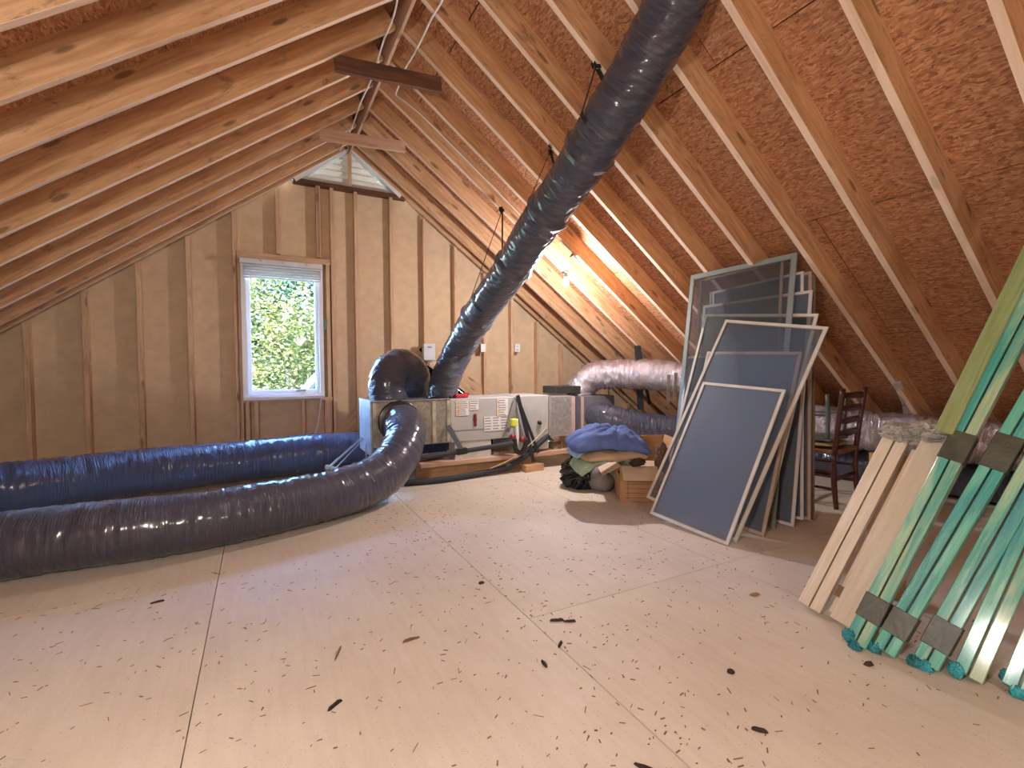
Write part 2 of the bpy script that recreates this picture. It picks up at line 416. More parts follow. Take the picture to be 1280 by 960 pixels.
# gable wall
WX0, WX1, WZ0, WZ1 = -.158, .64, .79, 2.22
VX, VZ, VSL, VSR = 1.84, 1.40, .92, .70        # inverted-V opening behind the unit
gable = bar('wall_gable', (XL+.15, YG+.045, .019), (XRT-.15, YG+.045, .019), .089, .038, STUD); tag(gable, kind='structure')
def vline(x): return max(0, VZ - (VSL*(VX-x) if x < VX else VSR*(x-VX)))
VENTZ = 3.175
def panel(x0, x1, zb, zt):
    """zb, zt functions of x"""
    xm = [x0] + [v for v in (XR, VX, VX-VZ/VSL, VX+VZ/VSR) if x0+.002 < v < x1-.002] + [x1]; xm.sort()
    P = [(x, YS, zb(x)) for x in xm] + [(x, YS, zt(x)) for x in reversed(xm)]
    Q = []
    for p in P:
        if not Q or (Vector(p)-Vector(Q[-1])).length > .002: Q.append(p)
    if len(Q) > 2: prism('sheathing_strip', Q, (0, .012, 0), SHEATH, gable)
def ztop(x): return min(zroof(x)+VOFF, VENTZ)
st = [-1.85+.4064*k for k in range(-5, 20)]
edges = [x+.019 for x in st if XL+.1 < x < XRT-.1]
edges = sorted([XL] + [e for e in edges if not (WX0-.08 < e < WX1+.08)] + [WX0, WX1, XRT])
for a, b in zip(edges, edges[1:]):
    if a >= WX0-.001 and b <= WX1+.001:
        panel(a, b, lambda x: 0, lambda x: WZ0); panel(a, b, lambda x: WZ1, ztop)
    else:
        a2, b2 = a, b
        panel(a2, b2, vline, ztop)
def stud(xl, z0, z1=None, wdt=.038):
    x = xl+wdt/2; z1 = z1 if z1 else min(zroof(x)-.0, VENTZ-.04)
    if z1-z0 > .05: bar('stud', (x, YG+.0445, z0), (x, YG+.0445, z1), wdt, .089, STUD, gable, side=(1, 0, 0), bev=.0015)
for x in st:
    if x < XL+.2 or x > XRT-.2: continue
    if -.2 < x < .6: stud(x, WZ1+.12); continue
    stud(x, .038)
stud(.595, WZ1+.12); stud(.735, .038); stud(.68, .038, WZ1+.05); stud(-.265+.0, .038, WZ1+.12) if False else None
stud(-.197, .038, WZ1+.12)
stud(-.14, .038, WZ0-.04); stud(-.06, .038, WZ0-.04); stud(.40, .038, WZ0-.04); stud(.642, .038, WZ0-.04)
bar('window_sill_plate', (-.2, YG+.045, WZ0-.025), (.73, YG+.045, WZ0-.025), .089, .038, STUD, gable)
bar('window_header', (-.2, YG+.045, WZ1+.08), (.73, YG+.045, WZ1+.08), .089, .06, STUD, gable)
bar('vent_plate', (.36, YG+.03, VENTZ-.02), (1.60, YG+.03, VENTZ-.02), .10, .04, DARKWOOD, gable)
# sloping boards either side of the opening
bar('brace_board', (VX-.02, YS-.012, VZ-.13), (VX-1.28, YS-.012, VZ-.13-1.26*VSL), .02, .2, STUD, gable, side=(0, 1, 0))
bar('brace_board', (VX+.02, YS-.012, VZ-.13), (VX+1.72, YS-.012, VZ-.13-1.7*VSR), .02, .2, STUD, gable, side=(0, 1, 0))
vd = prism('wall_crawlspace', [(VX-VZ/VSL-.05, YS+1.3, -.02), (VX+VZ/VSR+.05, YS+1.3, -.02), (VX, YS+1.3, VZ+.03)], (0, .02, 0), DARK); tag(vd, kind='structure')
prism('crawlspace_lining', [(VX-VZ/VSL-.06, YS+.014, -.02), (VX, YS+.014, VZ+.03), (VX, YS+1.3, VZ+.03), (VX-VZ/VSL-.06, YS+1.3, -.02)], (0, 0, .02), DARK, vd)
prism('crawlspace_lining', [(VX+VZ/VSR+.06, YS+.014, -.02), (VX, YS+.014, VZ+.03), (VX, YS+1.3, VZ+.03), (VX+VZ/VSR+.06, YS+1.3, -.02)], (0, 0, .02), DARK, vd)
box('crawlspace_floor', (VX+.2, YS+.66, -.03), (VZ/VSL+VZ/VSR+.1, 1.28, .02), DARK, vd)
# gable vent
vent = empty('trim_1', (XR, YG, VENTZ), kind='structure')
for k in range(5):
    z = VENTZ+.035+k*.072; hw = (ZR+.02-z-.03)/SL
    if hw > .04:
        box('louver', (XR, YS-.01, z+.015), (2*hw, .12, .006), LOUVER, vent, rot=(R(-56), 0, 0))
bar('mullion', (XR, YG+.01, VENTZ), (XR, YG+.01, ZR+.05), .038, .03, STUD, vent, side=(1, 0, 0))
for s_ in (-1, 1):
    bar('vent_frame', (XR+s_*.58, YG+.03, VENTZ-.02), (XR, YG+.03, ZR+.02), .12, .05, VINYL, vent)
prism('vent_hood', [(XR-.6, YS+.14, VENTZ-.05), (XR+.6, YS+.14, VENTZ-.05), (XR, YS+.14, ZR+.2)], (0, .01, 0), simple('vent_screen', (.35, .33, .30), .8), vent)

# window
win = empty('window_1', ((WX0+WX1)/2, YG, WZ0), kind='structure')
def rect_frame(name, x0, x1, z0, z1, y, wd, th, mat, parent):
    """one mesh: four mitred members"""
    V = []; Fc = []
    for yy in (y, y+th):
        V += [(x0, yy, z0), (x1, yy, z0), (x1, yy, z1), (x0, yy, z1), (x0+wd, yy, z0+wd), (x1-wd, yy, z0+wd), (x1-wd, yy, z1-wd), (x0+wd, yy, z1-wd)]
    for i in range(4):
        j = (i+1) % 4
        Fc += [(i, j, 4+j, 4+i), (8+i, 12+i, 12+j, 8+j), (i, 8+i, 8+j, j), (4+i, 4+j, 12+j, 12+i)]
    return mobj(name, V, Fc, mat, parent)
rect_frame('window_frame', WX0, WX1, WZ0, WZ1, YG-.035, .045, .13, VINYL, win)
rect_frame('sash_frame', WX0+.045, WX1-.045, WZ0+.045, WZ1-.02, YG-.005, .028, .05, VINYL, win)
rect_frame('glazing_bead', WX0+.073, WX1-.073, WZ0+.073, WZ1-.05, YG+.012, .012, .03, VINYL, win)
bar('stool', (WX0-.0, YG-.045, WZ0+.0), (WX1+.0, YG-.045, WZ0+.0), .05, .03, VINYL, win)
gl = N('window_glass'); g_ = gl.n('BsdfGlossy'); g_.inputs['Roughness'].default_value = .02; t_ = gl.n('BsdfTransparent'); m_ = gl.n('MixShader'); m_.inputs[0].default_value = .012
gl.l(t_.outputs[0], m_.inputs[1]); gl.l(g_.outputs[0], m_.inputs[2]); gl.l(m_.outputs[0], gl.out.inputs[0])
mobj('pane', [(WX0+.06, YG+.03, WZ0+.06), (WX1-.06, YG+.03, WZ0+.06), (WX1-.06, YG+.03, WZ1-.03), (WX0+.06, YG+.03, WZ1-.03)], [(0, 1, 2, 3)], gl.m, win)
box('latch', (.40, YG-.012, WZ0+.078), (.10, .03, .022), simple('grey_latch', (.35, .38, .38), .4), win, bev=.003)
bl = empty('window_blind', ((WX0+WX1)/2, YG-.05, WZ1), 'raised white mini blind bunched at the top of the window', 'blind')
box('headrail', ((WX0+WX1)/2-.005, YG-.07, WZ1+.002), (WX1-WX0+.0, .06, .055), simple('pale_lilac_metal', (.66, .66, .72), .4, .2), bl, bev=.004)
for xx in (.03, .24, .47):
    box('bracket_screw', (xx, YG-.104, WZ1+.01), (.022, .008, .018), STUD, bl)
SLAT = simple('blind_slat_white', (.72, .68, .68), .45)
for k in range(11): box('slat', ((WX0+WX1)/2, YG-.06, WZ1-.045-k*.0098), (WX1-WX0-.05, .042, .0035), SLAT, bl, rot=(R(6*((k % 3)-1)), 0, 0))
box('bottom_rail', ((WX0+WX1)/2, YG-.06, WZ1-.16), (WX1-WX0-.05, .04, .012), SLAT, bl)
tube('blind_cord', [at(402, 496, 'y', 5.70), at(396, 535, 'y', 5.55), at(384, 560, 'y', 5.45), at(372, 590, 'y', 5.2)], .0035, CORD, bl, nr=6)
box('hook_plate', at(407, 406, 'y', YG-.008), (.035, .012, .12), simple('green_sticker', (.13, .2, .15), .5), gable)

# ------------------------------------------------------------------ electrical boxes and cables
def ebox(px, py, w_, h_, d_, matb, matc, label, y=5.70):
    c = at(px, py, 'y', y); e = empty('electrical_box', c, label, 'electrical box')
    box('box_body', (c.x, c.y+d_/2+.004, c.z), (w_, d_, h_), matb, e, bev=.003)
    box('cover_plate', (c.x, c.y, c.z), (w_*.96, .008, h_*.96), matc, e, bev=.002); return e
GREYBOX = simple('pale_grey_box', (.60, .62, .64), .45)
e = ebox(537, 440, .15, .21, .07, GREYBOX, GREYBOX, 'pale grey disconnect box on the gable studs above the foil plenum', 5.66)
box('printed_mark', at(537, 434, 'y', 5.65), (.05, .002, .012), simple('blue_mark', (.05, .1, .3), .6), e)
box('bottom_bracket', at(541, 455, 'y', 5.69), (.10, .05, .04), simple('tan_conduit', (.6, .5, .3), .5), e)
e = ebox(604, 435, .07, .11, .05, simple('brown_box', (.2, .12, .07), .7), WHITE_PVC, 'white outlet cover on a stud right behind the diagonal duct', 5.70)
e = ebox(647, 435, .075, .11, .05, WHITE_PVC, WHITE_PVC, 'white outlet box on the stud between the duct and the bulb', 5.72)
for dz in (-.025, .025): box('socket', at(647, 435, 'y', 5.71)+Vector((0, 0, dz)), (.035, .004, .026), GREYBOX, e)
def cable(pts, label, r=.007):
    o = tube('electrical_cable', pts, r, CORD, None, step=.04, nr=6); return tag(o, label, 'cable')
def onrafL(px, py, off=.015):
    d = ray(px, py); t = (ZR-SL*XR-CAM.z-off)/(d.z-SL*d.x); return CAM+d*t
def onrafR(px, py, off=.015):
    d = ray(px, py); t = (ZR+SL*XR-CAM.z-off)/(d.z+SL*d.x); return CAM+d*t
cable([onrafL(499, -14), onrafL(492, 20), onrafL(478, 55), onrafL(470, 83), onrafL(462, 104), onrafL(450, 130), onrafL(444, 148), onrafL(437, 165), onrafL(428, 182), onrafL(424, 189)],
      'white cable stapled left of the ridge board under the left rafters')
cable([onrafR(560, -18), onrafR(551, 4), onrafR(540, 22), onrafR(520, 63), onrafR(505, 88), onrafR(498, 108), onrafR(495, 119), onrafR(505, 126), onrafR(530, 147), onrafR(575, 192), onrafR(640, 258), onrafR(692, 312), onrafR(716, 335)],
      'white cable running from the ridge down the right rafters to the bulb')

# ------------------------------------------------------------------ lamps
def bulb(loc, watts, label, col, up_dir=(0, 0, 1), rad=.035):
    e = empty('light_bulb', loc, label, 'lamp')
    u = Vector(up_dir).normalized()
    L = bpy.data.lights.new('bulb_light', 'POINT'); L.energy = watts; L.color = col; L.shadow_soft_size = rad
    lo = bpy.data.objects.new('bulb_light', L); lo.location = loc; put(lo, e)
    em = N('glowing_bulb_glass'); em.b.inputs['Emission Color'].default_value = (*col, 1); em.b.inputs['Emission Strength'].default_value = 6; em.col((.9, .9, .9))
    prof = [(.004, -.05), (.018, -.046), (.03, -.03), (.034, -.012), (.03, .008), (.019, .028), (.014, .04)]
    g = lathe('glass_globe', prof, em.m, e, loc, 20, u); g.visible_shadow = True
    lathe('lamp_holder', [(.02, .04), (.03, .045), (.032, .075), (.055, .08), (.055, .095)], simple('porcelain', (.7, .68, .64), .4), e, loc, 20, u)
    return e, lo
BA = onrafR(707, 352, .34)
eA, loA = bulb(BA, BULB_A_W, 'glowing bare light bulb under the right rafters above the silver ducts', (1, .95, .97), (.2, 0, 1))
loA.location = BA + Vector((-.0, 0, -.09))
box('wiring_box', onrafR(722, 325, -.05)+Vector((0, .03, .03)), (.1, .08, .06), simple('rusty_box', (.16, .08, .06), .6), eA, rot=(0, R(36.5), 0))
eB, loB = bulb(Vector((-.9, .15, 1.6)), FILL_B_W, 'added fill bulb hanging out of view behind the camera', (1, .94, .88), (0, 0, 1)); loB.location.z -= .09; loB.data.shadow_soft_size = .12  # unseen bulb added to brighten the room
tube('fill_bulb_flex', [(-.9, .15, 1.69), (-.9, .15, 2.0), (-.9, .15, zroof(-.9)+.1)], .006, CORD, eB, step=.3, nr=6)
eC, loC = bulb(Vector((.9, -1.6, 1.9)), FILL_C_W, 'added fill bulb far behind the camera under the ridge', (1, .93, .86)); loC.location.z -= .09; loC.data.shadow_soft_size = .12  # second added bulb, fills in light from out of view

# ------------------------------------------------------------------ ducts
def wrinkled(R0, seed, amp=.010, fs=16., ft=1.1, twist=.5, seams=(), spiral=0., seamw=.03, seamh=.015):
    def rf(s, th, L):
        cx, cy = math.cos(th), math.sin(th)
        n1 = noise.noise(Vector((s*fs+twist*cy, cx*ft+seed, cy*ft)))
        n2 = noise.noise(Vector((s*fs*2.7+twist*cx*2, cx*ft*2.1, cy*ft*2.1+seed)))
        n3 = noise.noise(Vector((s*1.6, seed*3.1, cx*.8)))
        r = R0 + amp*(1-2.6*abs(n1))*1.1 + amp*.5*n2 + .02*n3*R0/.2
        if spiral: r += spiral*math.sin(s*2*math.pi/.055)
        for q in seams:
            d = abs(s-q)
            if d < seamw: r += seamh*(1-d/seamw)**.7
        e = min(s, L-s)
        if e < .05: r -= (1-e/.05)*.015
        return r
    return rf
def flex(pts, R0, mat, seed, label, floor_z=None, step=.014, nr=44, group=None, cat='duct', **k):
    o = tube('flexible_duct', pts, R0, mat, None, step=step, nr=nr, rf=wrinkled(R0, seed, **k), floor=floor_z)
    tag(o, label, cat, group); return o

d1p = [(-3.0, 3.62, .18), (-2.1, 3.50, .18), (-1.25, 3.46, .18), (-.58, 3.44, .18), (-.13, 3.50, .18), (.43, 3.69, .185), (.82, 3.90, .22), (1.03, 4.07, .33), (1.15, 4.24, .47), (1.17, 4.36, .57), (1.16, 4.50, .60)]
D1 = flex(d1p, .175, BLACKFILM, 1.3, 'black wrapped duct along the floor in front, bending up into the plenum', .004, twist=1.2, amp=.006, fs=24)
d2p = [(-3.1, 4.3, .22), (-2.4, 4.5, .22), (-1.7, 4.78, .22), (-.87, 5.12, .22), (-.19, 5.30, .22), (.5, 5.38, .22), (1.3, 5.38, .22), (1.9, 5.38, .22)]
D2 = flex(d2p, .19, BLUELITFILM, 5.7, 'blue-lit black duct on the floor beneath the window', .004, amp=.007, fs=22, twist=.8)
# diagonal duct to the ridge
d4p = [at(552, 500, 'y', 4.78), dep(559, 470, 4.92), dep(577, 432, 4.85), dep(600, 392, 4.55), dep(633, 345, 4.15), dep(672, 285, 3.65), dep(715, 222, 3.2), dep(760, 150, 2.83), dep(800, 88, 2.62), dep(832, 30, 2.45), dep(858, -30, 2.3), dep(880, -100, 2.15)]
d4p[0].z = .78
def d4rf(s, th, L):
    return wr4(s, th, L)*(1-.06*max(0, 1-s/1.2))
wr4 = wrinkled(.150, 9.1, amp=.008, fs=22, twist=2.2, seams=(1.02, 1.78, 2.43, 3.0), seamw=.045, seamh=.020)
D4 = tube('flexible_duct', d4p, .15, BLACKFILM, None, step=.012, nr=44, rf=d4rf); tag(D4, 'black wrapped duct hanging diagonally from plenum up to the top edge', 'duct')
Pd4, Ld4 = catmull(d4p, .012)
# hump out of the plenum
d3p = [(1.12, 4.74, .76), (1.10, 4.74, .95), (1.16, 4.78, 1.08), (1.30, 4.86, 1.12), (1.43, 4.98, 1.03), (1.47, 5.12, .85), (1.47, 5.2, .6)]
D3 = flex(d3p, .175, BLACKFILM, 3.3, 'short black duct humping out of the plenum top beside the diagonal duct', amp=.007, fs=22, twist=1.5)
# straps on the diagonal duct
def strap_v(px, py, cx, name_label, w_=.028):
    """hanger: knot on the rafter, two legs down to the sides of the duct and around it"""
    top = onrafR(px, py, .01)
    i = min(range(len(Pd4)), key=lambda k: abs(Pd4[k].y-cx)); c = Pd4[i]; t = (Pd4[i+1]-Pd4[i-1]).normalized()
    a = Vector((1, 0, 0)); a = (a-t*a.dot(t)).normalized(); b = t.cross(a)
    if b.z < 0: b = -b
    e = empty('duct_strap', top, name_label, 'strap', 'black straps hanging the diagonal duct'); rr = .166
    pl, pr = c-a*rr+b*.03, c+a*rr+b*.03
    bar('strap_leg', top, pl, w_, .003, STRAP, e, side=t); bar('strap_leg', top, pr, w_, .003, STRAP, e, side=t)
    V = []; Fc = []; n = 22
    for k in range(n+1):
        th = math.pi+math.pi*k/n
        for q in (-w_/2, w_/2):
            V.append(c+a*math.cos(th)*rr*1.01+b*(math.sin(th)*rr*1.03+.03)+t*q)
    for k in range(n): Fc.append((2*k, 2*k+1, 2*k+3, 2*k+2))
    sl = mobj('strap_loop', V, Fc, STRAP, e); m = sl.modifiers.new('s', 'SOLIDIFY'); m.thickness = .003
    kn = []
    for j in range(5):
        a1 = top+Vector((random.uniform(-.02, .02), random.uniform(-.01, .01), random.uniform(-.03, .02)))
        bar('knot_tail', a1, a1+Vector((random.uniform(-.04, .04), random.uniform(-.02, .02), random.uniform(-.03, .03))), w_, .004, STRAP, e, side=(0, 0, 1))
strap_v(628, 262, 4.05, 'black strap hanging the diagonal duct, lowest and farthest of three')
strap_v(688, 188, 3.02, 'black strap hanging the diagonal duct, middle of three')
strap_v(745, 82, 2.30, 'black strap hanging the diagonal duct, highest and nearest of three')

# ------------------------------------------------------------------ air handler and plenum
YU = 4.5; DU = .55
def ux(px, py=520, y=YU): return at(px, py, 'y', y).x
XA, XB, XCc, XD = ux(465), ux(563), ux(686), ux(718)
ZT = at(562, 499, 'y', YU).z; ZB = at(565, 553, 'y', YU).z
pl = empty('supply_plenum', ((XA+XB)/2, YU+DU/2, ZB), 'foil-faced duct board plenum with dirty grey front, left end of the air handler', 'plenum')
zb1 = ZB-.0
box('board_box', ((XA+XB)/2, YU+DU/2, (ZT+zb1)/2), (XB-XA-.004, DU, ZT-zb1), OLDFOIL, pl, bev=.004)
box('end_panel', (XA-.008, YU+DU/2, (ZT+zb1)/2-.03), (.014, DU, ZT-zb1+.08), simple('daylit_foil_end', (.50, .55, .60), .5, .25, .15, .6, 40), pl)  # bluish tone paints window daylight onto this end
for xx, ww in ((XB-.17, .035), (XA+.02, .03), (XB-.02, .035)):
    box('foil_tape_strip', (xx, YU-.004, (ZT+zb1)/2+.0), (ww, .006, ZT-zb1-.02), simple('cream_mastic', (.50, .46, .33), .6, .1, .3, .6, 90), pl)
box('tape_edge', ((XA+XB)/2, YU+.02, ZT+.003), (XB-XA, .06, .006), simple('foil_edge', (.42, .40, .35), .5, .3, .2), pl)
def collar(c, r, ax, parent, th=.03):
    lathe('duct_collar', [(r, -th/2), (r+.012, -th/4), (r+.012, th/4), (r, th/2)], BLACKCOLLAR, parent, c, 28, ax)
collar((1.16, YU-.0, .60), .19, (0, 1, 0), pl); collar((1.12, 4.74, ZT+.01), .165, (0, 0, 1), pl); collar((d4p[0].x, 4.78, ZT+.01), .145, (0, 0, 1), pl)
bar('tie_rod', (XA-.02, YU+.2, zb1+.02), (XA-.02, YU+.2, .05), .012, .012, GALV, pl)
bar('tie_rod', (XA+.02, YU+.05, zb1), (XA+.02, YU+.05, .05), .014, .014, GALV, pl)
ah = empty('air_handler', ((XB+XCc)/2, YU+DU/2, .2), 'grey metal air handler cabinet with stickers, in the middle of the unit', 'air handler')
xj = ux(643)
box('cabinet', ((XB+xj)/2, YU+DU/2, (ZT+ZB)/2+.0), (xj-XB-.003, DU, ZT-ZB), GREYPAINT, ah, bev=.005)
zb2 = at(686, 560, 'y', YU).z
box('side_cabinet', ((xj+XCc)/2, YU+DU/2, (ZT+zb2)/2), (XCc-xj, DU-.01, ZT-zb2+.01), simple('bright_galvanised', (.52, .52, .50), .42, .2, .06), ah, bev=.004)
xk0, xk1 = ux(569), ux(614); zk = at(590, 578, 'y', YU).z
box('lower_panel', ((xk0+xk1)/2, YU+.1, (ZB+zk)/2-.002), (xk1-xk0, .18, ZB-zk), simple('light_panel', (.58, .56, .52), .5, .1), ah)
box('seam_strip', (xj, YU-.003, (ZT+ZB)/2), (.01, .006, ZT-ZB-.01), GALV, ah)
box('panel_seam', ((XB+xj)/2, YU-.002, ZB+.115), (xj-XB-.02, .004, .006), simple('dark_gap', (.2, .2, .2), .6), ah)
box('top_tape', (ux(664), YU+.15, ZT+.006), (.32, .25, .004), simple('bright_tape', (.75, .78, .80), .3, .4), ah)
def sticker(x0, y0, x1, y1, rows, cols=1, warn=False):
    a, b = at(x0, y0, 'y', YU), at(x1, y1, 'y', YU); w_, h_ = b.x-a.x, a.z-b.z; c = (a+b)/2
    s = box('sticker', (c.x, YU-.0045, c.z), (w_, .003, h_), LABELW, ah)
    for i in range(rows):
        for j in range(cols):
            cw = w_/cols
            L_ = cw*random.uniform(.55, .85)
            box('print_line', (a.x+cw*j+cw*.08+L_/2, YU-.0065, a.z-h_*(i+.6)/(rows+.4)), (L_, .001, h_/(rows*2.6)), INK, s)
    if warn:
        for i in range(4):
            zc = a.z-h_*(i+.5)/4; xc = a.x+w_*.14; r0 = w_*.11
            prism('warning_triangle', [(xc-r0, YU-.0062, zc-r0*.8), (xc+r0, YU-.0062, zc-r0*.8), (xc, YU-.0062, zc+r0)], (0, -.001, 0), WARN, s)
sticker(570, 501, 586, 519, 7, 1, True); sticker(587, 500, 598, 512, 4); sticker(621, 499, 635, 520, 7, 1, True); sticker(605, 521, 635, 537, 5, 3)
lathe('handle_recess', [(.0, -.002), (.02, -.002), (.022, .004), (.0, .006)], MAROON, ah, at(594, 525, 'y', YU-.006), 16, (0, 1, 0)).scale = (1, 1, 1)
hc = at(594, 525, 'y', YU-.006); box('handle_strip', hc, (.032, .012, .13), MAROON, ah, bev=.008)
rb = empty('red_tool', at(576, 494, 'y', 4.65), 'red plastic tool lying on top of the air handler', 'tool')
c = at(576, 496, 'y', 4.62); c.z = ZT+.022; box('tool_body', c, (.15, .07, .035), RED, rb, bev=.008, rot=(0, 0, .2))
box('tool_handle', c+Vector((.06, .0, .022)), (.07, .03, .022), RED, rb, bev=.006, rot=(0, 0, -.4)); box('tool_tip', c+Vector((-.10, -.01, -.008)), (.06, .02, .015), simple('black_grip', (.03, .03, .03), .5), rb, rot=(0, 0, .5))
# foil duct-board trunk right of the unit and the second box
rp = empty('return_plenum', ((XCc+XD)/2, YU+DU/2, ZB), 'silver foil duct board box with pink edge, right end of the air handler', 'plenum')
zr1 = at(718, 543, 'y', YU).z
box('board_box', ((XCc+XD)/2, YU+DU/2, (ZT+zr1)/2-.01), (XD-XCc-.004, DU, ZT-zr1-.01), FOILB, rp, bev=.004)
PINKF = simple('pinkish_fibre_edge', (.55, .40, .36), .7)
box('raw_edge', (XD-.02, YU-.006, (ZT+zr1)/2-.01), (.045, .01, ZT-zr1-.02), PINKF, rp)
box('foil_tape_strip', (XCc+.012, YU-.006, (ZT+zr1)/2), (.03, .008, ZT-zr1-.02), TAPE_S, rp)
dk = box('metal_tray', (at(705, 490, 'y', 4.8).x, 4.85, ZT+.045), (.36, .3, .09), simple('dark_bronze_metal', (.06, .055, .05), .4, .3), None, bev=.006); tag(dk, 'flat dark metal box lying on the right end of the unit', 'box')
YJ = 4.62; xa2, xb2 = ux(726, y=YJ), ux(768, y=YJ)
db = empty('duct_junction_box', ((xa2+xb2)/2, YJ+.25, .3), 'grey duct board junction box from which the silver and black ducts leave', 'duct box')
zt2, zb3 = at(740, 495, 'y', YJ).z, .30
box('board_box', ((xa2+xb2)/2, YJ+.25, (zt2+zb3)/2), (xb2-xa2, .5, zt2-zb3), simple('grey_blue_board', (.22, .22, .26), .5, .3, .1, .4), db, bev=.004)
box('raw_edge', (xa2+.018, YJ-.006, (zt2+zb3)/2), (.036, .01, zt2-zb3-.01), PINKF, db)
for sx in (xa2+.04, xb2-.04):
    for sy in (YJ+.06, YJ+.44): box('leg', (sx, sy, zb3/2), (.04, .04, zb3), BASEWOOD, db)
# silver duct
sp = [(xa2+.17, YJ+.22, zt2-.03), (xa2+.17, YJ+.2, zt2+.10), (xa2+.27, YJ+.05, zt2+.24), (3.90, 4.30, 1.02), (4.12, 3.98, 1.0), (4.33, 3.6, .88), (4.58, 3.2, .72), (4.76, 2.6, .55), (4.84, 1.9, .52), (4.86, 1.0, .50), (4.86, .2, .5)]
D5 = flex(sp, .165, SILVER, 7.7, 'silver foil duct arching up behind the screens and on under the eave', amp=.014, fs=17, ft=1.6, spiral=.004, twist=.6)
b6 = [(xa2+.2, YJ+.05, .52), (xa2+.26, YJ-.16, .50), (3.92, 4.2, .42), (4.3, 3.85, .38), (4.7, 3.45, .30), (5.0, 2.9, .20), (5.06, 2.2, .18), (5.08, 1.2, .18), (5.08, .3, .18)]
D6 = flex(b6, .155, BLACKFILM, 2.2, 'black duct from the junction box running low behind pillows and chair', .004, amp=.007, fs=24)
# hangers on those ducts
o = empty('duct_strap', onrafR(797, 432), 'wide black strap hanging upright around the black duct behind the pillows', 'strap')
ctp = onrafR(797, 432); bar('strap_leg', ctp, at(801, 512, 'y', ctp.y-.05), .075, .004, STRAP, o, side=(1, -.5, 0))
bar('strap_leg', ctp+Vector((.03, .02, 0)), at(812, 505, 'y', ctp.y+.05), .04, .004, STRAP, o, side=(1, -.5, 0))
o = empty('duct_strap', onrafR(1121, 480), 'white plastic strap holding the silver duct to a rafter end', 'strap')
PLW = simple('translucent_white_plastic', (.62, .64, .74), .3)
a_ = onrafR(1121, 478, .02); b_ = dep(1133, 508, 4.22); c_ = dep(1137, 535, 4.17)
bar('strap_leg', a_, b_, .05, .004, PLW, o, side=rt); bar('strap_leg', b_, c_, .07, .004, PLW, o, side=rt)
o = empty('foil_strap', dep(835, 470, 4.5), 'crinkled silver foil strip dangling from the silver duct left of the screens', 'strap')
for q, (x0, y0, x1, y1) in enumerate([(836, 468, 835, 504), (845, 466, 843, 501)]):
    bar('foil_strip', dep(x0, y0, 4.45), dep(x1, y1, 4.45), .03, .004, TAPE_S, o, side=rt)

# condensate and refrigerant pipes
pipe = empty('insulated_pipe', (2.3, 4.4, 0), 'black foam-insulated pipe in front of the air handler, upper straight run', 'pipe')
yp = 4.36
tube('foam_sleeve', [at(505, 576, 'y', yp), at(560, 567, 'y', yp), at(605, 560, 'y', yp), at(641, 554, 'y', yp)], .024, FOAM, pipe, nr=12)
bar('hanger_strap', at(560, 532, 'y', 4.48), at(577, 563, 'y', yp-.02), .05, .004, simple('dull_strap', (.07, .08, .10), .45), pipe, side=(1, 0, .3))
bar('pipe_band', at(571, 565, 'y', yp-.0), at(583, 563, 'y', yp-.0), .056, .056, STRAP, pipe)
p2 = empty('insulated_pipe', (2.3, 4.3, 0), 'long black foam pipe curving along the floor and rising at its right end', 'pipe')
q2 = [at(505, 604, 'z', .03), at(550, 600, 'z', .03), at(600, 592, 'z', .035)]
yy = q2[-1].y
q2 += [at(632, 584, 'y', yy+.02), at(655, 571, 'y', yy+.05), at(672, 556, 'y', yy+.08), at(686, 543, 'y', yy+.12), at(695, 534, 'y', yy+.16)]
tube('foam_sleeve', q2, .030, FOAM, p2, nr=12)
tube('bent_end', [at(694, 535, 'y', yy+.17), at(688, 533, 'y', yy+.25), at(680, 532, 'y', yy+.3), at(674, 528, 'y', 4.47)], .022, STRAP, p2, nr=10)
tube('yellow_wire', [at(612, 586, 'y', yy-.05), at(640, 573, 'y', yy-.03), at(665, 553, 'y', yy+.02), at(684, 534, 'y', yy+.1)], .004, simple('yellow_wire', (.7, .55, .25), .5), p2, nr=6)
s2 = empty('pipe_strap', at(647, 495, 'y', 4.47), 'black A-shaped strap hanging the curved pipe from the air handler', 'strap')
bar('strap_leg', at(647, 494, 'y', 4.47), at(667, 577, 'y', yy+.02), .045, .005, STRAP, s2, side=(1, 0, .25)); bar('strap_leg', at(648, 500, 'y', 4.46), at(673, 566, 'y', yy+.03), .035, .005, STRAP, s2, side=(1, 0, .2))
bar('strap_web', at(645, 498, 'y', 4.48), at(634, 540, 'y', 4.45), .05, .004, simple('grey_web', (.25, .24, .22), .5), s2, side=(1, 0, .3))
tr = empty('condensate_trap', at(645, 540, 'y', 4.42), 'white plastic drain trap with yellow sticker below the air handler', 'drain trap')
tube('pvc_pipe', [at(645, 524, 'y', 4.42), at(646, 540, 'y', 4.41), at(646, 556, 'y', 4.40)], .022, WHITE_PVC, tr, nr=12)
box('yellow_sticker', at(642, 528, 'y', 4.40), (.07, .045, .08), YELLOW, tr, bev=.01)
tube('trap_bend', [at(643, 548, 'y', 4.40), at(645, 562, 'y', 4.39), at(652, 566, 'y', 4.38), at(657, 556, 'y', 4.38), at(657, 548, 'y', 4.38)], .026, STRAP, tr, nr=10)
lathe('pipe_cap', [(.0, -.02), (.032, -.02), (.034, .015), (.0, .02)], MAROON, tr, at(653, 549, 'y', 4.36), 16, (0, 1, 0))
lathe('pipe_cap', [(.0, -.02), (.028, -.02), (.03, .015), (.0, .02)], MAROON, tr, at(641, 546, 'y', 4.37), 16, (0, 1, 0))

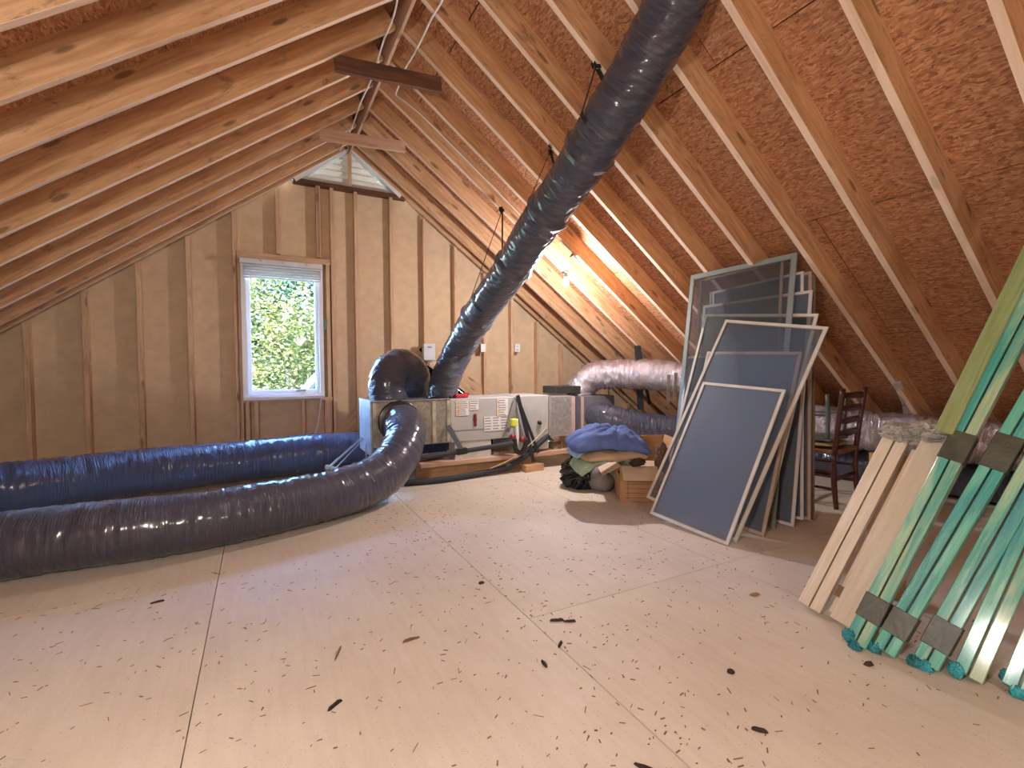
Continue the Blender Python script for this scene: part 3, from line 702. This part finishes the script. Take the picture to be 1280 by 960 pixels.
# wood base
bs = empty('wooden_base', (2.2, 4.5, 0), 'low lumber platform carrying the air handler', 'platform')
zb_ = at(640, 571, 'y', 4.47).z
bar('rail', (1.35, 4.52, zb_), (3.12, 4.52, zb_), .14, .04, OLDPINE, bs)
bar('rail', (1.0, 4.98, zb_), (3.12, 4.98, zb_), .09, .04, OLDPINE, bs)
for xx in (1.55, 2.05, 2.55, 2.95): bar('block', (xx, 4.46, (zb_-.02)/2), (xx, 5.05, (zb_-.02)/2), .09, zb_-.022, BASEWOOD, bs)
bar('joist', (1.35, 4.62, (zb_-.02)/2), (2.7, 4.62, (zb_-.02)/2), .038, zb_-.024, BASEWOOD, bs)
h_ = zb_-.02
for xx in (1.75, 2.2, 2.7, 2.95): box('riser', (xx, 4.7, (zb_+.02+zb2)/2), (.05, .3, max(.02, zb2-zb_-.02)), GALV, bs)
box('riser', (1.2, 4.8, (zb_+.02+ZB)/2), (.04, .3, ZB-zb_-.02), GALV, bs)
bk = bar('lumber_offcut', at(655, 586, 'z', .035), at(677, 583, 'z', .035), .085, .07, BASEWOOD, None, side=(0, 1, 0)); tag(bk, 'short lumber offcut on the floor at the base corner', 'lumber')
vl = box('valve_box', at(548, 583, 'z', .06), (.14, .1, .12), simple('dark_valve', (.12, .09, .07), .5), None, bev=.01); tag(vl, 'small dark fitting on the floor left of the lumber platform', 'fitting')

# guy strap with white foam blob between the two floor ducts
g = empty('tie_strap', at(452, 545, 'y', 4.7), 'pale tie strap slanting from the plenum corner to the floor duct', 'strap')
PB = simple('daylit_strap', (.42, .5, .6), .4)  # blue window light mixed into the strap's colour
e0 = at(453, 547, 'y', 4.72); e1 = at(411, 584, 'y', 4.25)
bar('strap_leg', e0, e1, .02, .004, PB, g, side=up); bar('strap_leg', at(455, 548, 'y', 4.72), at(418, 587, 'y', 4.18), .010, .004, PB, g, side=up)
for q in range(3): lathe('strap_fastener', [(0, -.02), (.018, -.018), (.022, 0), (.016, .02), (0, .022)], PB, g, e1+Vector((.03*q-.01, -.01*q, -.01*q)), 12, (1, 0, 0))

# ------------------------------------------------------------------ pillows, bag, boxes
def pillow(name, c, sx, sy, t, mat, rot, label, seed, pinch=None, bend=0., parent=None, wr=.02, cat='pillow'):
    n = 36; V = []; Fc = []
    for side in (1, -1):
        for i in range(n+1):
            for j in range(n+1):
                u, v = i/n*2-1, j/n*2-1
                k = max(0, (1-abs(u)**3.2)*(1-abs(v)**3.2))**.55
                cc = 1-.10*(1-abs(v)**2)*0
                x, y = u*sx/2*(1-.08*v*v), v*sy/2*(1-.10*u*u)
                nn = noise.noise(Vector((u*2.2+seed, v*2.2, side)))+.5*noise.noise(Vector((u*6+seed, v*6, side)))
                z = side*t/2*k*(1+.35*nn)
                w_ = 0
                if pinch:
                    dx, dy = x-pinch[0], y-pinch[1]; d = math.hypot(dx, dy)+.001; an = math.atan2(dy, dx)
                    w_ = wr*math.sin(an*11+noise.noise(Vector((d*9, an*1.5, seed)))*4)*math.exp(-d/.25)*min(1, d/.04)
                    z -= side*t*.30*math.exp(-(d/.07)**2)*k
                z += w_*k*(1 if side > 0 else .3)
                z -= bend*u*u
                V.append(Vector((x, y, z)))
    m = (n+1)**2
    for i in range(n):
        for j in range(n):
            a = i*(n+1)+j; Fc.append((a, a+n+1, a+n+2, a+1)); a += m; Fc.append((a, a+1, a+n+2, a+n+1))
    M = Matrix.Translation(c) @ Euler(rot).to_matrix().to_4x4()
    bmv = [M@v for v in V]
    o = mobj(name, bmv, Fc, mat, parent, True)
    bm = bmesh.new(); bm.from_mesh(o.data); bmesh.ops.remove_doubles(bm, verts=bm.verts, dist=.0008); bm.to_mesh(o.data); bm.free()
    return tag(o, label, cat) if label else o
pillow('pillow', dep(760, 547, 3.95), .68, .42, .17, BLUECLOTH, (.12, .06, -.35), 'blue pillow pinched in the middle, on top of the pile', 2.2, (.06, .02), .075, wr=.028)
pillow('pillow', dep(763, 566, 3.93), .55, .38, .09, TANCLOTH, (.05, -.02, -.35), 'flat tan pillow under the blue pillow', 5.5, None, .01)
pillow('folded_cloth', dep(727, 560, 4.0), .22, .30, .07, TEALCLOTH, (.1, -.35, -.3), 'pale blue cloth sticking out left under the blue pillow', 1.1, None, .01, cat='cloth')
pillow('folded_cloth', dep(733, 575, 3.95), .26, .26, .07, SAGECLOTH, (.35, -.55, -.3), 'sage green cloth draped over the black bag', 8.1, None, .02, cat='cloth')
def blob(name, c, s, mat, seed, label, cat, sub=5, amp=.25, flat=None, freq=3.0, parent=None):
    bm = bmesh.new(); bmesh.ops.create_icosphere(bm, subdivisions=sub, radius=1)
    for v in bm.verts:
        p = v.co.copy(); n1 = 1-2*abs(noise.noise(p*freq+Vector((seed, 0, 0)))); n2 = 1-2*abs(noise.noise(p*freq*2.6+Vector((0, seed, 0))))
        v.co = p*(1+amp*(n1*.6+n2*.35-.3)); v.co = Vector((v.co.x*s[0], v.co.y*s[1], v.co.z*s[2]))+Vector(c)
        if flat is not None and v.co.z < flat: v.co.z = flat+(v.co.z-flat)*.02
    me = bpy.data.meshes.new(name); bm.to_mesh(me); bm.free(); me.polygons.foreach_set('use_smooth', [True]*len(me.polygons)); me.materials.append(mat)
    o = bpy.data.objects.new(name, me); put(o, parent)
    return tag(o, label, cat) if label else o
bc = at(727, 603, 'z', .05); blob('trash_bag', (bc.x+.06, bc.y+.05, .12), (.20, .18, .16), BAGBLACK, 4.4, 'black crumpled plastic bag on the floor under the cloths', 'bag', flat=.004, amp=.35)
tb = at(754, 606, 'z', .06); o = blob('plastic_tub', (tb.x+.02, tb.y+.05, .10), (.12, .12, .12), GREYTUB, 1.7, 'grey tub between the black bag and the cardboard box', 'tub', flat=.004, amp=.08, sub=4)
blob('stacked_bedding', (2.92, 3.42, .2), (.26, .20, .19), SAGECLOTH, 6.6, 'crumpled bedding under the tan pillow', 'cloth', flat=.004, amp=.12, sub=4)

def carton(name, c, sx, sy, h, rz, label, flaps, prints=False):
    e = empty(name, (c[0], c[1], 0), label, 'box'); M = Matrix.Translation((c[0], c[1], 0)) @ Matrix.Rotation(rz, 4, 'Z'); t = .006
    def pb(nm, lc, s, mt, rot=(0, 0, 0), par=e):
        o = bpy.data.objects.new(nm, box_mesh(*s, mt)); o.matrix_world = M @ Matrix.Translation(lc) @ Euler(rot).to_matrix().to_4x4(); return put(o, par)
    pb('bottom', (0, 0, .006), (sx, sy, t), CARD)
    sides = [pb('side', (0, -sy/2, h/2+.003), (sx, t, h), CARD), pb('side', (0, sy/2, h/2+.003), (sx, t, h), CARD), pb('side', (-sx/2, 0, h/2+.003), (t, sy-2*t, h), CARD), pb('side', (sx/2, 0, h/2+.003), (t, sy-2*t, h), CARD)]
    for (sd_, ln, ang, mt) in flaps:   # ang: rotation outwards from upright
        if sd_ in 'fb':
            s_ = -1 if sd_ == 'f' else 1
            pb('flap', (0, s_*(sy/2+math.sin(ang)*ln/2), h+math.cos(ang)*ln/2+.004), (sx-.01, t*.7, ln), mt, (-s_*ang, 0, 0))
        else:
            s_ = -1 if sd_ == 'l' else 1
            pb('flap', (s_*(sx/2+math.sin(ang)*ln/2), 0, h+math.cos(ang)*ln/2+.004), (t*.7, sy-.01, ln), mt, (0, s_*ang, 0))
    if prints:
        for i in range(6): pb('printed_line', (-.04, -sy/2-.0045, h*(.12+.13*i)), (sx*.62, .001, .0035), CARDPRINT, par=sides[0])
        for i in range(8): pb('printed_line', (sx*.33, -sy/2-.0045, h*(.12+.085*i)), (sx*.17, .001, .005), CARDPRINT, (0, .2, 0), par=sides[0])
        pb('printed_line', (sx*.22, -sy/2-.0045, h*.45), (.004, .001, h*.75), CARDPRINT, par=sides[0]); pb('printed_line', (-sx*.36, -sy/2-.0045, h*.45), (.004, .001, h*.75), CARDPRINT, par=sides[0])
        pb('hand_slot', (-sx/2-.0045, -sy*.28, h*.80), (.002, .09, .028), DARK, par=sides[2]); pb('hand_slot', (-sx*.42, -sy/2-.0045, h*.82), (.045, .001, .022), DARK, par=sides[0])
    return e
carton('cardboard_box', (2.86, 3.06), .42, .34, .29, R(-32), 'open cardboard box with brown printed lines, on the floor before the pillows',
       [('f', .15, R(128), CARDIN), ('l', .17, R(118), CARDIN), ('r', .15, R(60), CARDIN), ('b', .13, R(20), CARD)], True)
carton('cardboard_box', (3.22, 3.38), .40, .36, .30, R(-25), 'second open cardboard box tucked behind the leaning screens',
       [('f', .22, R(105), CARDIN), ('l', .12, R(70), CARDIN), ('b', .14, R(-15), CARD), ('r', .14, R(10), CARD)])
o = blob('paper_bag', (2.86, 2.84, .34), (.03, .05, .11), simple('dark_brown_paper', (.16, .09, .06), .8), 3.1, 'dark brown crumpled paper stuck between box and screens', 'paper', sub=5, amp=.9)
o = blob('toy_scrap', dep(797, 578, 3.72), (.05, .02, .022), simple('dark_brown_scrap', (.06, .03, .02), .7), 9.1, 'small dark tangled scrap on the rim of the printed box', 'scrap', sub=4, amp=1.3)

# ------------------------------------------------------------------ window screens leaning in a stack
def screen(B, ph, rr, th, w_, h, fm, mm, label, fwid=.022, bar_at=None):
    B = Vector(B)
    e1 = Vector((math.cos(ph)*math.cos(rr), math.sin(ph)*math.cos(rr), math.sin(rr)))
    nx = Vector((math.sin(ph), -math.cos(ph), 0)); u = nx.cross(e1)
    if u.z < 0: u = -u
    e2 = u*math.cos(th)+nx*math.sin(th)
    if rr < 0: B = B+Vector((0, 0, -math.sin(rr)*w_))
    nn = e1.cross(e2).normalized()
    root = empty('window_screen', B, label, 'window screen', 'window screens leaning in a stack')
    M = frame_mat(e1, e2, nn, B+Vector((0, 0, .003)))
    V = []; Fc = []
    for z in (-.005, .006):
        V += [(0, 0, z), (w_, 0, z), (w_, h, z), (0, h, z), (fwid, fwid, z), (w_-fwid, fwid, z), (w_-fwid, h-fwid, z), (fwid, h-fwid, z)]
    for i in range(4):
        j = (i+1) % 4
        Fc += [(i, j, 4+j, 4+i), (8+i, 12+i, 12+j, 8+j), (i, 8+i, 8+j, j), (4+i, 4+j, 12+j, 12+i)]
    fr = mobj('frame', [M@Vector(v) for v in V], Fc, fm, root)
    bm = bmesh.new(); bm.from_mesh(fr.data); bmesh.ops.recalc_face_normals(bm, faces=bm.faces); bm.to_mesh(fr.data); bm.free()
    ms = bpy.data.objects.new('screen_mesh', None) if False else mobj('screen_mesh', [Vector(v) for v in [(fwid*.7, fwid*.7, 0), (w_-fwid*.7, fwid*.7, 0), (w_-fwid*.7, h-fwid*.7, 0), (fwid*.7, h-fwid*.7, 0)]], [(0, 1, 2, 3)], mm, None)
    bpy.context.collection.objects.unlink(ms) if False else None
    ms.matrix_basis = M; ms.parent = root; ms.matrix_parent_inverse = Matrix.Translation(B).inverted()
    V = []; 
    for (x0, x1, y0, y1) in ((fwid, w_-fwid, fwid, fwid+.006), (fwid, w_-fwid, h-fwid-.006, h-fwid), (fwid, fwid+.006, fwid, h-fwid), (w_-fwid-.006, w_-fwid, fwid, h-fwid)):
        V.append((x0, x1, y0, y1))
    sv = []; sf = []
    for (x0, x1, y0, y1) in V:
        k = len(sv); sv += [M@Vector(p) for p in ((x0, y0, -.003), (x1, y0, -.003), (x1, y1, -.003), (x0, y1, -.003), (x0, y0, .003), (x1, y0, .003), (x1, y1, .003), (x0, y1, .003))]
        sf += [tuple(k+q for q in f) for f in CUBE_F]
    mobj('spline', sv, sf, ALU_BRONZE, root)
    if bar_at:
        c0, c1 = M@Vector((fwid, h*bar_at, 0)), M@Vector((w_-fwid, h*bar_at, 0)); bar('cross_bar', c0, c1, .018, .007, fm, root, side=e2)
    return root
SCREENS = [
    ((2.517, 1.952, 0), 1.632, .060, .495, .625, 1.075, ALU_CREAM, SCRMESH, 'smallest front window screen, low cream frame, almost opaque blue-grey mesh', .020, None),
    ((2.612, 1.965, 0), 1.629, .150, .440, .750, 1.51, ALU_CREAM, SCRMESH3, 'wide tilted cream-framed screen directly behind the smallest one, its corner sticking out right', .022, None),
    ((2.860, 1.950, 0), 1.637, .033, .285, .728, 1.245, ALU_TAN, SCRMESH, 'tan-framed screen seen through the wide tilted screen, third from the front', .020, None),
    ((2.918, 1.990, 0), 1.640, .093, .251, .868, 1.500, ALU_CREAM, SCRMESH2, 'cream screen with level top edge just above the wide tilted screen', .020, None),
    ((2.970, 2.100, 0), 1.646, -.046, .217, .708, 1.213, ALU_CREAM, SCRMESH, 'short cream screen at the left side of the stack beside the silver duct', .020, None),
    ((3.030, 1.990, 0), 1.651, -.021, .165, .870, 1.900, ALU_SAGE, SCRMESH2, 'tallest screen of the stack with a broad sage-grey frame', .034, None),
    ((3.060, 2.030, 0), 1.651, -.060, .166, .695, 1.860, ALU_TAN, SCRMESH2, 'narrow cream and tan screen set inside the tallest sage-grey one', .018, None),
    ((3.180, 1.953, 0), 1.635, -.012, .142, .877, 1.633, ALU_WHITE, SCRMESH, 'white-framed screen, lower of the two foil-bright tops in the stack', .020, None),
    ((3.270, 1.944, 0), 1.641, -.064, .099, .732, 1.739, ALU_WHITE, SCRMESH, 'white-framed screen, upper of the two foil-bright tops in the stack', .018, None),
    ((3.330, 1.930, 0), 1.641, -.048, .075, .817, 1.735, ALU_TAN, SCRMESH, 'tan screen near the back of the stack, second from the chair', .018, None),
    ((3.400, 1.947, 0), 1.641, -.033, .045, .796, 1.720, ALU_BRONZE, SCRMESH, 'bronze-framed screen at the very back of the stack next to the chair', .018, None),
]
for s in SCREENS: screen(*s)

# ------------------------------------------------------------------ chair with cushion and upturned stool
ch = empty('ladder_back_chair', (4.0, 2.2, 0), 'dark red-brown ladder-back chair seen from behind under the eave', 'chair')
pL, pR = Vector((3.90, 2.09, 0)), Vector((4.36, 2.17, 0))
ax = (pR-pL).normalized(); fwd = Vector((-ax.y, ax.x, 0)); SH = .43
def leg(nm, pts, r=.019):
    return tube(nm, pts, r, CHAIRWOOD, ch, step=.05, nr=10, rf=lambda s, th, L: r*(1.0-.22*abs(s/L-.45)*2))
tops = []
for p in (pL, pR):
    leg('leg', [p-fwd*.02, p+Vector((0, 0, .22)), p+Vector((0, 0, SH))], .021)
    tp = p+Vector((0, 0, .93))-fwd*.05+(ax*.03 if p is pR else Vector())
    tube('back_post', [p+Vector((0, 0, SH-.02)), p+Vector((0, 0, .62))-fwd*.02, tp], .019, CHAIRWOOD, ch, step=.05, nr=10); tops.append(tp)
for p in (pL, pR): leg('leg', [p+fwd*.40, p+fwd*.40+Vector((0, 0, SH-.02))], .019)
for k in range(4):
    f_ = (.60+.10*k-.43)/.50; z = .58+.098*k
    a, b = [pp+Vector((0, 0, z))-fwd*(.05*max(0, (z-.5)/.43)) for pp in (pL, pR)]
    m = (a+b)/2-fwd*.02
    n = 8; V = []; Fc = []
    for i in range(n+1):
        t = i/n; c0 = a.lerp(b, t)-fwd*(.022*4*t*(1-t))
        hh = .018+.008*4*t*(1-t)
        for dz, dy in ((-hh, -.006), (hh, -.006), (hh, .006), (-hh, .006)): V.append(c0+Vector((0, 0, dz))+fwd*dy)
    for i in range(n):
        for q in range(4): Fc.append((i*4+q, i*4+(q+1) % 4, (i+1)*4+(q+1) % 4, (i+1)*4+q))
    Fc += [(3, 2, 1, 0), tuple(n*4+q for q in range(4))]
    mobj('back_slat', V, Fc, CHAIRWOOD, ch, True)
cs = (pL+pR)/2+fwd*.20
def obox(nm, c, sx, sy, sz, mt, par, bev=.006):
    o = bpy.data.objects.new(nm, box_mesh(sx, sy, sz, mt, bev)); o.matrix_world = frame_mat(ax, fwd, Vector((0, 0, 1)), c); return put(o, par)
obox('seat', cs+Vector((0, 0, SH)), .43, .44, .035, SEATWOOD, ch)
for z in (.15, .28):
    for a, b in ((pL, pL+fwd*.4), (pR, pR+fwd*.4)): bar('stretcher', a+Vector((0, 0, z)), b+Vector((0, 0, z)), .018, .018, CHAIRWOOD, ch)
bar('stretcher', pL+Vector((0, 0, .22)), pR+Vector((0, 0, .22)), .018, .02, CHAIRWOOD, ch)
bar('stretcher', pL+fwd*.4+Vector((0, 0, .22)), pR+fwd*.4+Vector((0, 0, .22)), .018, .02, CHAIRWOOD, ch)
stl = empty('stool', cs+Vector((0, 0, SH+.02)), 'olive-grey stool with mustard seat pad, upside down on the chair', 'stool')
pillow('seat_pad', cs+Vector((0, .02, SH+.045)), .42, .40, .055, CUSHION, (0, 0, math.atan2(ax.y, ax.x)), None, 3.0, parent=stl)
obox('seat_frame', cs+Vector((0, 0.02, SH+.085)), .38, .36, .02, OLIVE, stl)
for sx in (-.17, .19):
    for sy in (-.13, .17):
        b0 = cs+ax*sx+fwd*sy+Vector((0, 0, SH+.09)); tube('leg', [b0, b0+Vector((0, 0, .19)), b0+Vector((0, 0, .36))+ax*sx*.1], .015, OLIVE, stl, step=.06, nr=10)
for sx in (-.16, .15): bar('stretcher', cs+ax*sx*1.03-fwd*.13+Vector((0, 0, SH+.28)), cs+ax*sx*1.03+fwd*.17+Vector((0, 0, SH+.28)), .014, .014, OLIVE, stl)

# ------------------------------------------------------------------ wrapped board bundles leaning to the right
def axes(b):
    D = Vector((.416, b, .88)).normalized(); W = Vector((-.22, .975, 0)); W = (W-D*W.dot(D)).normalized(); n = D.cross(W)
    return D, W, (n if n.x < 0 else -n)
DD, YY, NN = axes(-.19)
def bundle(x0, yfar, bw, thick, length, mats, label, bands, group, bmat=BAND, film=True, offs=(0, 0), tilt=-.19, lift=0.0, seed=0, name='wrapped_board_bundle', gap=.006):
    D, W, Nn = axes(tilt)
    root = empty(name, (x0, yfar-bw, 0), label, 'bundle', group)
    p0 = Vector((x0, yfar, .035))
    y = 0
    for i, mt in enumerate(mats):
        s0 = offs[i % len(offs)]
        o = bpy.data.objects.new('board', box_mesh(length-s0, bw-gap, thick, mt, .002))
        o.matrix_world = frame_mat(D, W, D.cross(W), p0-W*(y+bw/2)-Nn*(thick/2)+D*((length+s0)/2)+Nn*lift); put(o, root); y += bw
    tw = y
    for s0, wd in bands:
        o = bpy.data.objects.new('tape_band', box_mesh(wd, tw+.004, thick+.006, bmat, .002)); o.matrix_world = frame_mat(D, W, D.cross(W), p0-W*(tw/2)-Nn*(thick/2)+D*s0); put(o, root)
    if film:
        for q in range(1 if seed in (2, 4) else 2):
            c0 = p0-W*tw*(.15+.4*q)+D*random.uniform(-.02, .03)-Nn*random.uniform(.0, thick*.6)
            blob('loose_film', c0, (.010, .016, .020), FILM_END, seed+q*3.1, None, None, sub=4, amp=1.1, flat=.003, parent=root, freq=2.2)
    return root
GG = 'green film-wrapped board bundles'
bundle(2.02, 1.035, .039, .055, 2.30, [MINT, PALEMINT], 'leftmost green-wrapped bundle, mint boards, right against the white ones', [(.15, .10), (.86, .12)], GG, seed=1, tilt=-.19)
bundle(2.06, .955, .038, .055, 2.26, [MINT2, MINT2], 'second green-wrapped bundle from the white ones, the most saturated teal boards', [(.12, .10), (.86, .14)], GG, seed=2, tilt=-.235)
bundle(2.10, .845, .040, .055, 2.22, [MINT, MINT2], 'third green-wrapped bundle from the white ones, dark tape and shiny film at its foot', [(.12, .11), (.90, .12)], GG, seed=3, tilt=-.21)
bundle(2.14, .745, .042, .055, 2.20, [MINT2, PALEMINT], 'fourth green-wrapped bundle from the white ones, pale right board and no tape', [], GG, seed=4, tilt=-.15)
bundle(2.19, .635, .042, .055, 2.15, [MINT, MINT2], 'rightmost green-wrapped bundle at the edge of the photo', [], GG, seed=5, tilt=-.13)
bundle(2.00, 1.055, .062, .030, 2.28, [OLIVEB], 'single olive-green wrapped board, topmost against the leftmost bundle', [], GG, film=False, seed=8, offs=(.90,), name='wrapped_board', lift=.034, tilt=-.17)
WG = 'white film-wrapped boards'
bundle(2.15, 1.300, .050, .045, .86, [WHITEB, WHITEB], 'leftmost pair of cream film-wrapped boards on the floor', [], WG, film=False, seed=11, name='wrapped_board_bundle')
bundle(2.17, 1.185, .030, .035, .80, [WHITEB], 'thin cream board with a brown tape patch between the wider white ones', [(.10, .05)], WG, bmat=CLEARBAND, film=False, seed=12, name='wrapped_board', lift=-.02)
bundle(2.13, 1.152, .085, .045, .86, [WHITEB], 'cream board in shiny crumpled clear film beside the green bundles', [], WG, film=False, seed=13, name='wrapped_board')
fm_ = empty('loose_wrap', Vector((2.15, 1.25, .03))+DD*.85, 'crumpled clear plastic gathered over the top ends of the cream boards', 'plastic film')
for q, (a_, b_) in enumerate([(1.255, .885), (1.20, .875), (1.15, .905), (1.10, .885)]):
    blob('film_fold', Vector((2.15, a_, .03))+DD*b_-NN*.03, (.075, .05, .03), FILM_W, 20+q*7, None, None, sub=5, amp=.8, parent=fm_, freq=2.0)
# a carton that carries the upper ends of the cream boards
carton('cardboard_box', (3.12, 1.14), .30, .20, .62, 0, 'tall cardboard box hidden behind the cream boards, holding up their ends', [('f', .05, R(0), CARD)]) if False else None
sup = box('cardboard_carton', (2.66, 1.18, .34), (.10, .12, .68), CARD); tag(sup, 'closed carton behind the cream boards, holding up their top ends', 'box')

# ------------------------------------------------------------------ debris on the floor
def chip(px, py, L_, W_, ang, mt, label, group=None):
    c = at(px, py, 'z', .004); V = []; n = 8
    for k in range(n):
        t = 2*math.pi*k/n; rx = L_/2*random.uniform(.75, 1.1); ry = W_/2*random.uniform(.6, 1.2); V.append(Vector((math.cos(t)*rx, math.sin(t)*ry, -.003)))
    V += [Vector((v.x*.8, v.y*.7, .004+random.uniform(-.001, .003))) for v in V]
    Fc = [tuple(range(n))[::-1], tuple(range(n, 2*n))]+[(k, (k+1) % n, n+(k+1) % n, n+k) for k in range(n)]
    M = Matrix.Translation((c.x, c.y, .0035)) @ Matrix.Rotation(ang, 4, 'Z')
    o = mobj('bark_chip', [M@v for v in V], Fc, mt, None); return tag(o, label, 'wood chip', group or 'bark chips on the floor')
CH = [(418, 881, .075, .018, .6, BARK, 'dark bark chip on the bare floor, bottom left middle'),
      (602, 728, .035, .03, 0, BARK, 'round black chip right on the long floor seam'),
      (700, 805, .045, .016, .7, BARK, 'thin dark chip beside the long seam, lower of the seam pair'),
      (697, 775, .07, .016, -.45, BARK, 'dark sliver left of the short cross seam'),
      (713, 776, .06, .018, -.4, BARK, 'long dark chip in the middle of the floor above the seam'),
      (913, 839, .03, .028, .2, BARK, 'black squarish chip in the right middle of the floor'),
      (1086, 830, .04, .030, 0, BARK, 'black chip in front of the green bundles'),
      (943, 743, .06, .03, -.3, SPLINT, 'pale brown wood flake in front of the screens'),
      (514, 799, .09, .012, .05, SPLINT, 'long straight tan splinter in the middle of the floor'),
      (422, 817, .11, .010, 1.2, SPLINT, 'steeply angled splinter left of the middle of the floor'),
      (197, 752, .06, .016, .1, BARK, 'dark chip near the left floor duct'),
      (806, 959, .07, .016, -1.0, BARK, 'dark chip at the very bottom of the photo'),
      (949, 912, .055, .016, -.9, BARK, 'dark sliver in the lower right of the floor'),
      (680, 829, .05, .014, 1.5, BARK, 'upright dark sliver just left of the long seam')]
for c in CH: chip(*c)
V = []; Fc = []; rng = random.Random(11)
def frag(x, y, L_, W_, a, h_):
    k = len(V); ca, sa = math.cos(a), math.sin(a)
    for z in (.0, h_):
        for sx, sy in ((-1, -.6), (.9, -1), (1, .7), (-.8, 1)):
            V.append((x+ca*sx*L_/2-sa*sy*W_/2, y+sa*sx*L_/2+ca*sy*W_/2, z))
    Fc.extend(tuple(k+q for q in f) for f in CUBE_F)
for i in range(1700):
    d = rng.uniform(0, 1)**.8; x = rng.uniform(-1.6, 2.7); y = rng.uniform(.6, 4.2)
    if abs(y-3.4) < .35 and x < .6: continue
    L_ = abs(rng.gauss(0, .012))+.006; W_ = rng.uniform(.0015, .005); a = rng.gauss(.5, .7)
    frag(x, y, L_, W_, a, .0015)
for i in range(160):
    t = rng.uniform(.6, 3.6); frag(1.023+rng.gauss(0, .12), t, rng.uniform(.004, .02), rng.uniform(.002, .006), rng.uniform(0, 3), .002)
deb = mobj('wood_debris', V, Fc, SPLINT); tag(deb, 'tiny wood splinters and bark crumbs scattered over the floor', 'debris', kind='stuff')
for (a, b, lab) in (((840, 715), (903, 700), 0), ((605, 874), (648, 857), 0)):
    pass

# ------------------------------------------------------------------ outside: trees, lower roof
def leaf_mat(name, a, b, c):
    n = N(name); v = n.coords('Object'); f = n.noise(v, 2.3, 5, .7); g = n.noise(v, 30, 2)
    n.col(n.mix(.35, n.ramp(f, [(.35, a), (.5, b), (.68, c)]), n.ramp(g, [(.35, a), (.65, c)]))); n.set(Roughness=.6)
    n.b.inputs['Subsurface Weight'].default_value = 0; return n.m
def tree(name, base, crowns, mat, n, label, ls, seed):
    e = empty(name, base, label, 'tree'); rg = random.Random(seed)
    ctr = sum((Vector(c[0]) for c in crowns), Vector())/len(crowns)
    tube('trunk', [Vector(base), Vector(base).lerp(ctr, .6)+Vector((.1, 0, 0)), ctr+Vector((0, .3, .3))], .10, simple('bark_'+name, (.10, .07, .05), .9), e, step=.3, nr=8)
    V = []; Fc = []
    for c, r in crowns:
        c = Vector(c)
        for i in range(n//len(crowns)):
            d = Vector((rg.gauss(0, 1), rg.gauss(0, 1), rg.gauss(0, .8))).normalized(); rr = r*(1-rg.random()**2.2*.6)
            nz = noise.noise(d*2.6+Vector((seed, 0, 0)))
            p = c+d*rr*(1+.6*nz); s = ls*rg.uniform(.6, 1.3)
            q = Euler((rg.uniform(-1, 1), rg.uniform(-.9, .9), rg.uniform(0, 6.3))).to_matrix()
            k = len(V)
            for vv in ((0, -s, 0), (s*.55, -.1*s, .12*s), (0, s, 0), (-s*.55, .1*s, .12*s)): V.append(p+q@Vector(vv))
            Fc.append((k, k+1, k+2, k+3))
    f = mobj('foliage', V, Fc, mat, e); tag(f, kind='stuff'); return e
LM1 = leaf_mat('maple_leaves', (.02, .036, .006), (.085, .10, .016), (.19, .145, .028))
LM2 = leaf_mat('green_leaves', (.006, .016, .006), (.015, .034, .012), (.04, .065, .02))
LM3 = leaf_mat('grey_green_leaves', (.008, .012, .013), (.02, .03, .03), (.05, .062, .065))
tree('maple_tree', (.4, 10.6, -3.5), [((.0, 10.2, 1.35), 1.0), ((1.3, 10.6, .7), .9), ((.2, 9.8, .2), .8), ((.9, 10.2, 1.9), .75), ((-.6, 10.4, 2.4), .8), ((.5, 10.0, -.6), 1.0), ((1.6, 10.9, -.4), .8)], LM1, 24000, 'yellow-green maple tree filling the lower and left part of the window', .045, 3)
tree('broadleaf_tree', (1.5, 12.6, -3.5), [((1.0, 12.6, 2.6), 1.4), ((.3, 12.9, 1.2), 1.3), ((1.8, 12.6, 1.0), 1.2), ((2.4, 12.8, 2.4), 1.2)], LM2, 24000, 'darker green tree behind the maple at upper right of the window', .075, 5)
tree('conifer_tree', (.3, 16, -3.5), [((0, 16, 3.2), 2.2), ((2.2, 16, 2.8), 2.2), ((1.1, 16, 1.0), 2.4), ((3.6, 16.5, 1.2), 2.2), ((-2.2, 16, 2), 2.2), ((.5, 16.5, 5.0), 2.4), ((2.8, 16.5, 4.8), 2.4), ((-1.5, 16.5, 4.6), 2.2)], LM3, 34000, 'grey-blue distant tree at the top of the window', .17, 8)
gr = box('ground', (2, 26, -3.6), (60, 40, .1), simple('lawn', (.12, .17, .06), .9)); tag(gr, kind='structure')
lr = empty('lower_roof', (1.2, 7.4, .3), 'grey shingled lower roof edge outside at bottom right of the window', 'roof')
SHG = simple('grey_shingles', (.05, .05, .06), .85, var=.3, bump=.6)
prism('roof_slope', [at(372, 503, 'y', 7.4), at(400, 470, 'y', 7.4), at(420, 455, 'y', 7.4), at(420, 520, 'y', 7.4), at(385, 520, 'y', 7.4)], (0, 1.2, 0), SHG, lr)
bar('gutter', at(373, 502, 'y', 7.35), at(402, 470, 'y', 7.35), .08, .04, simple('grey_gutter', (.12, .13, .14), .5), lr)
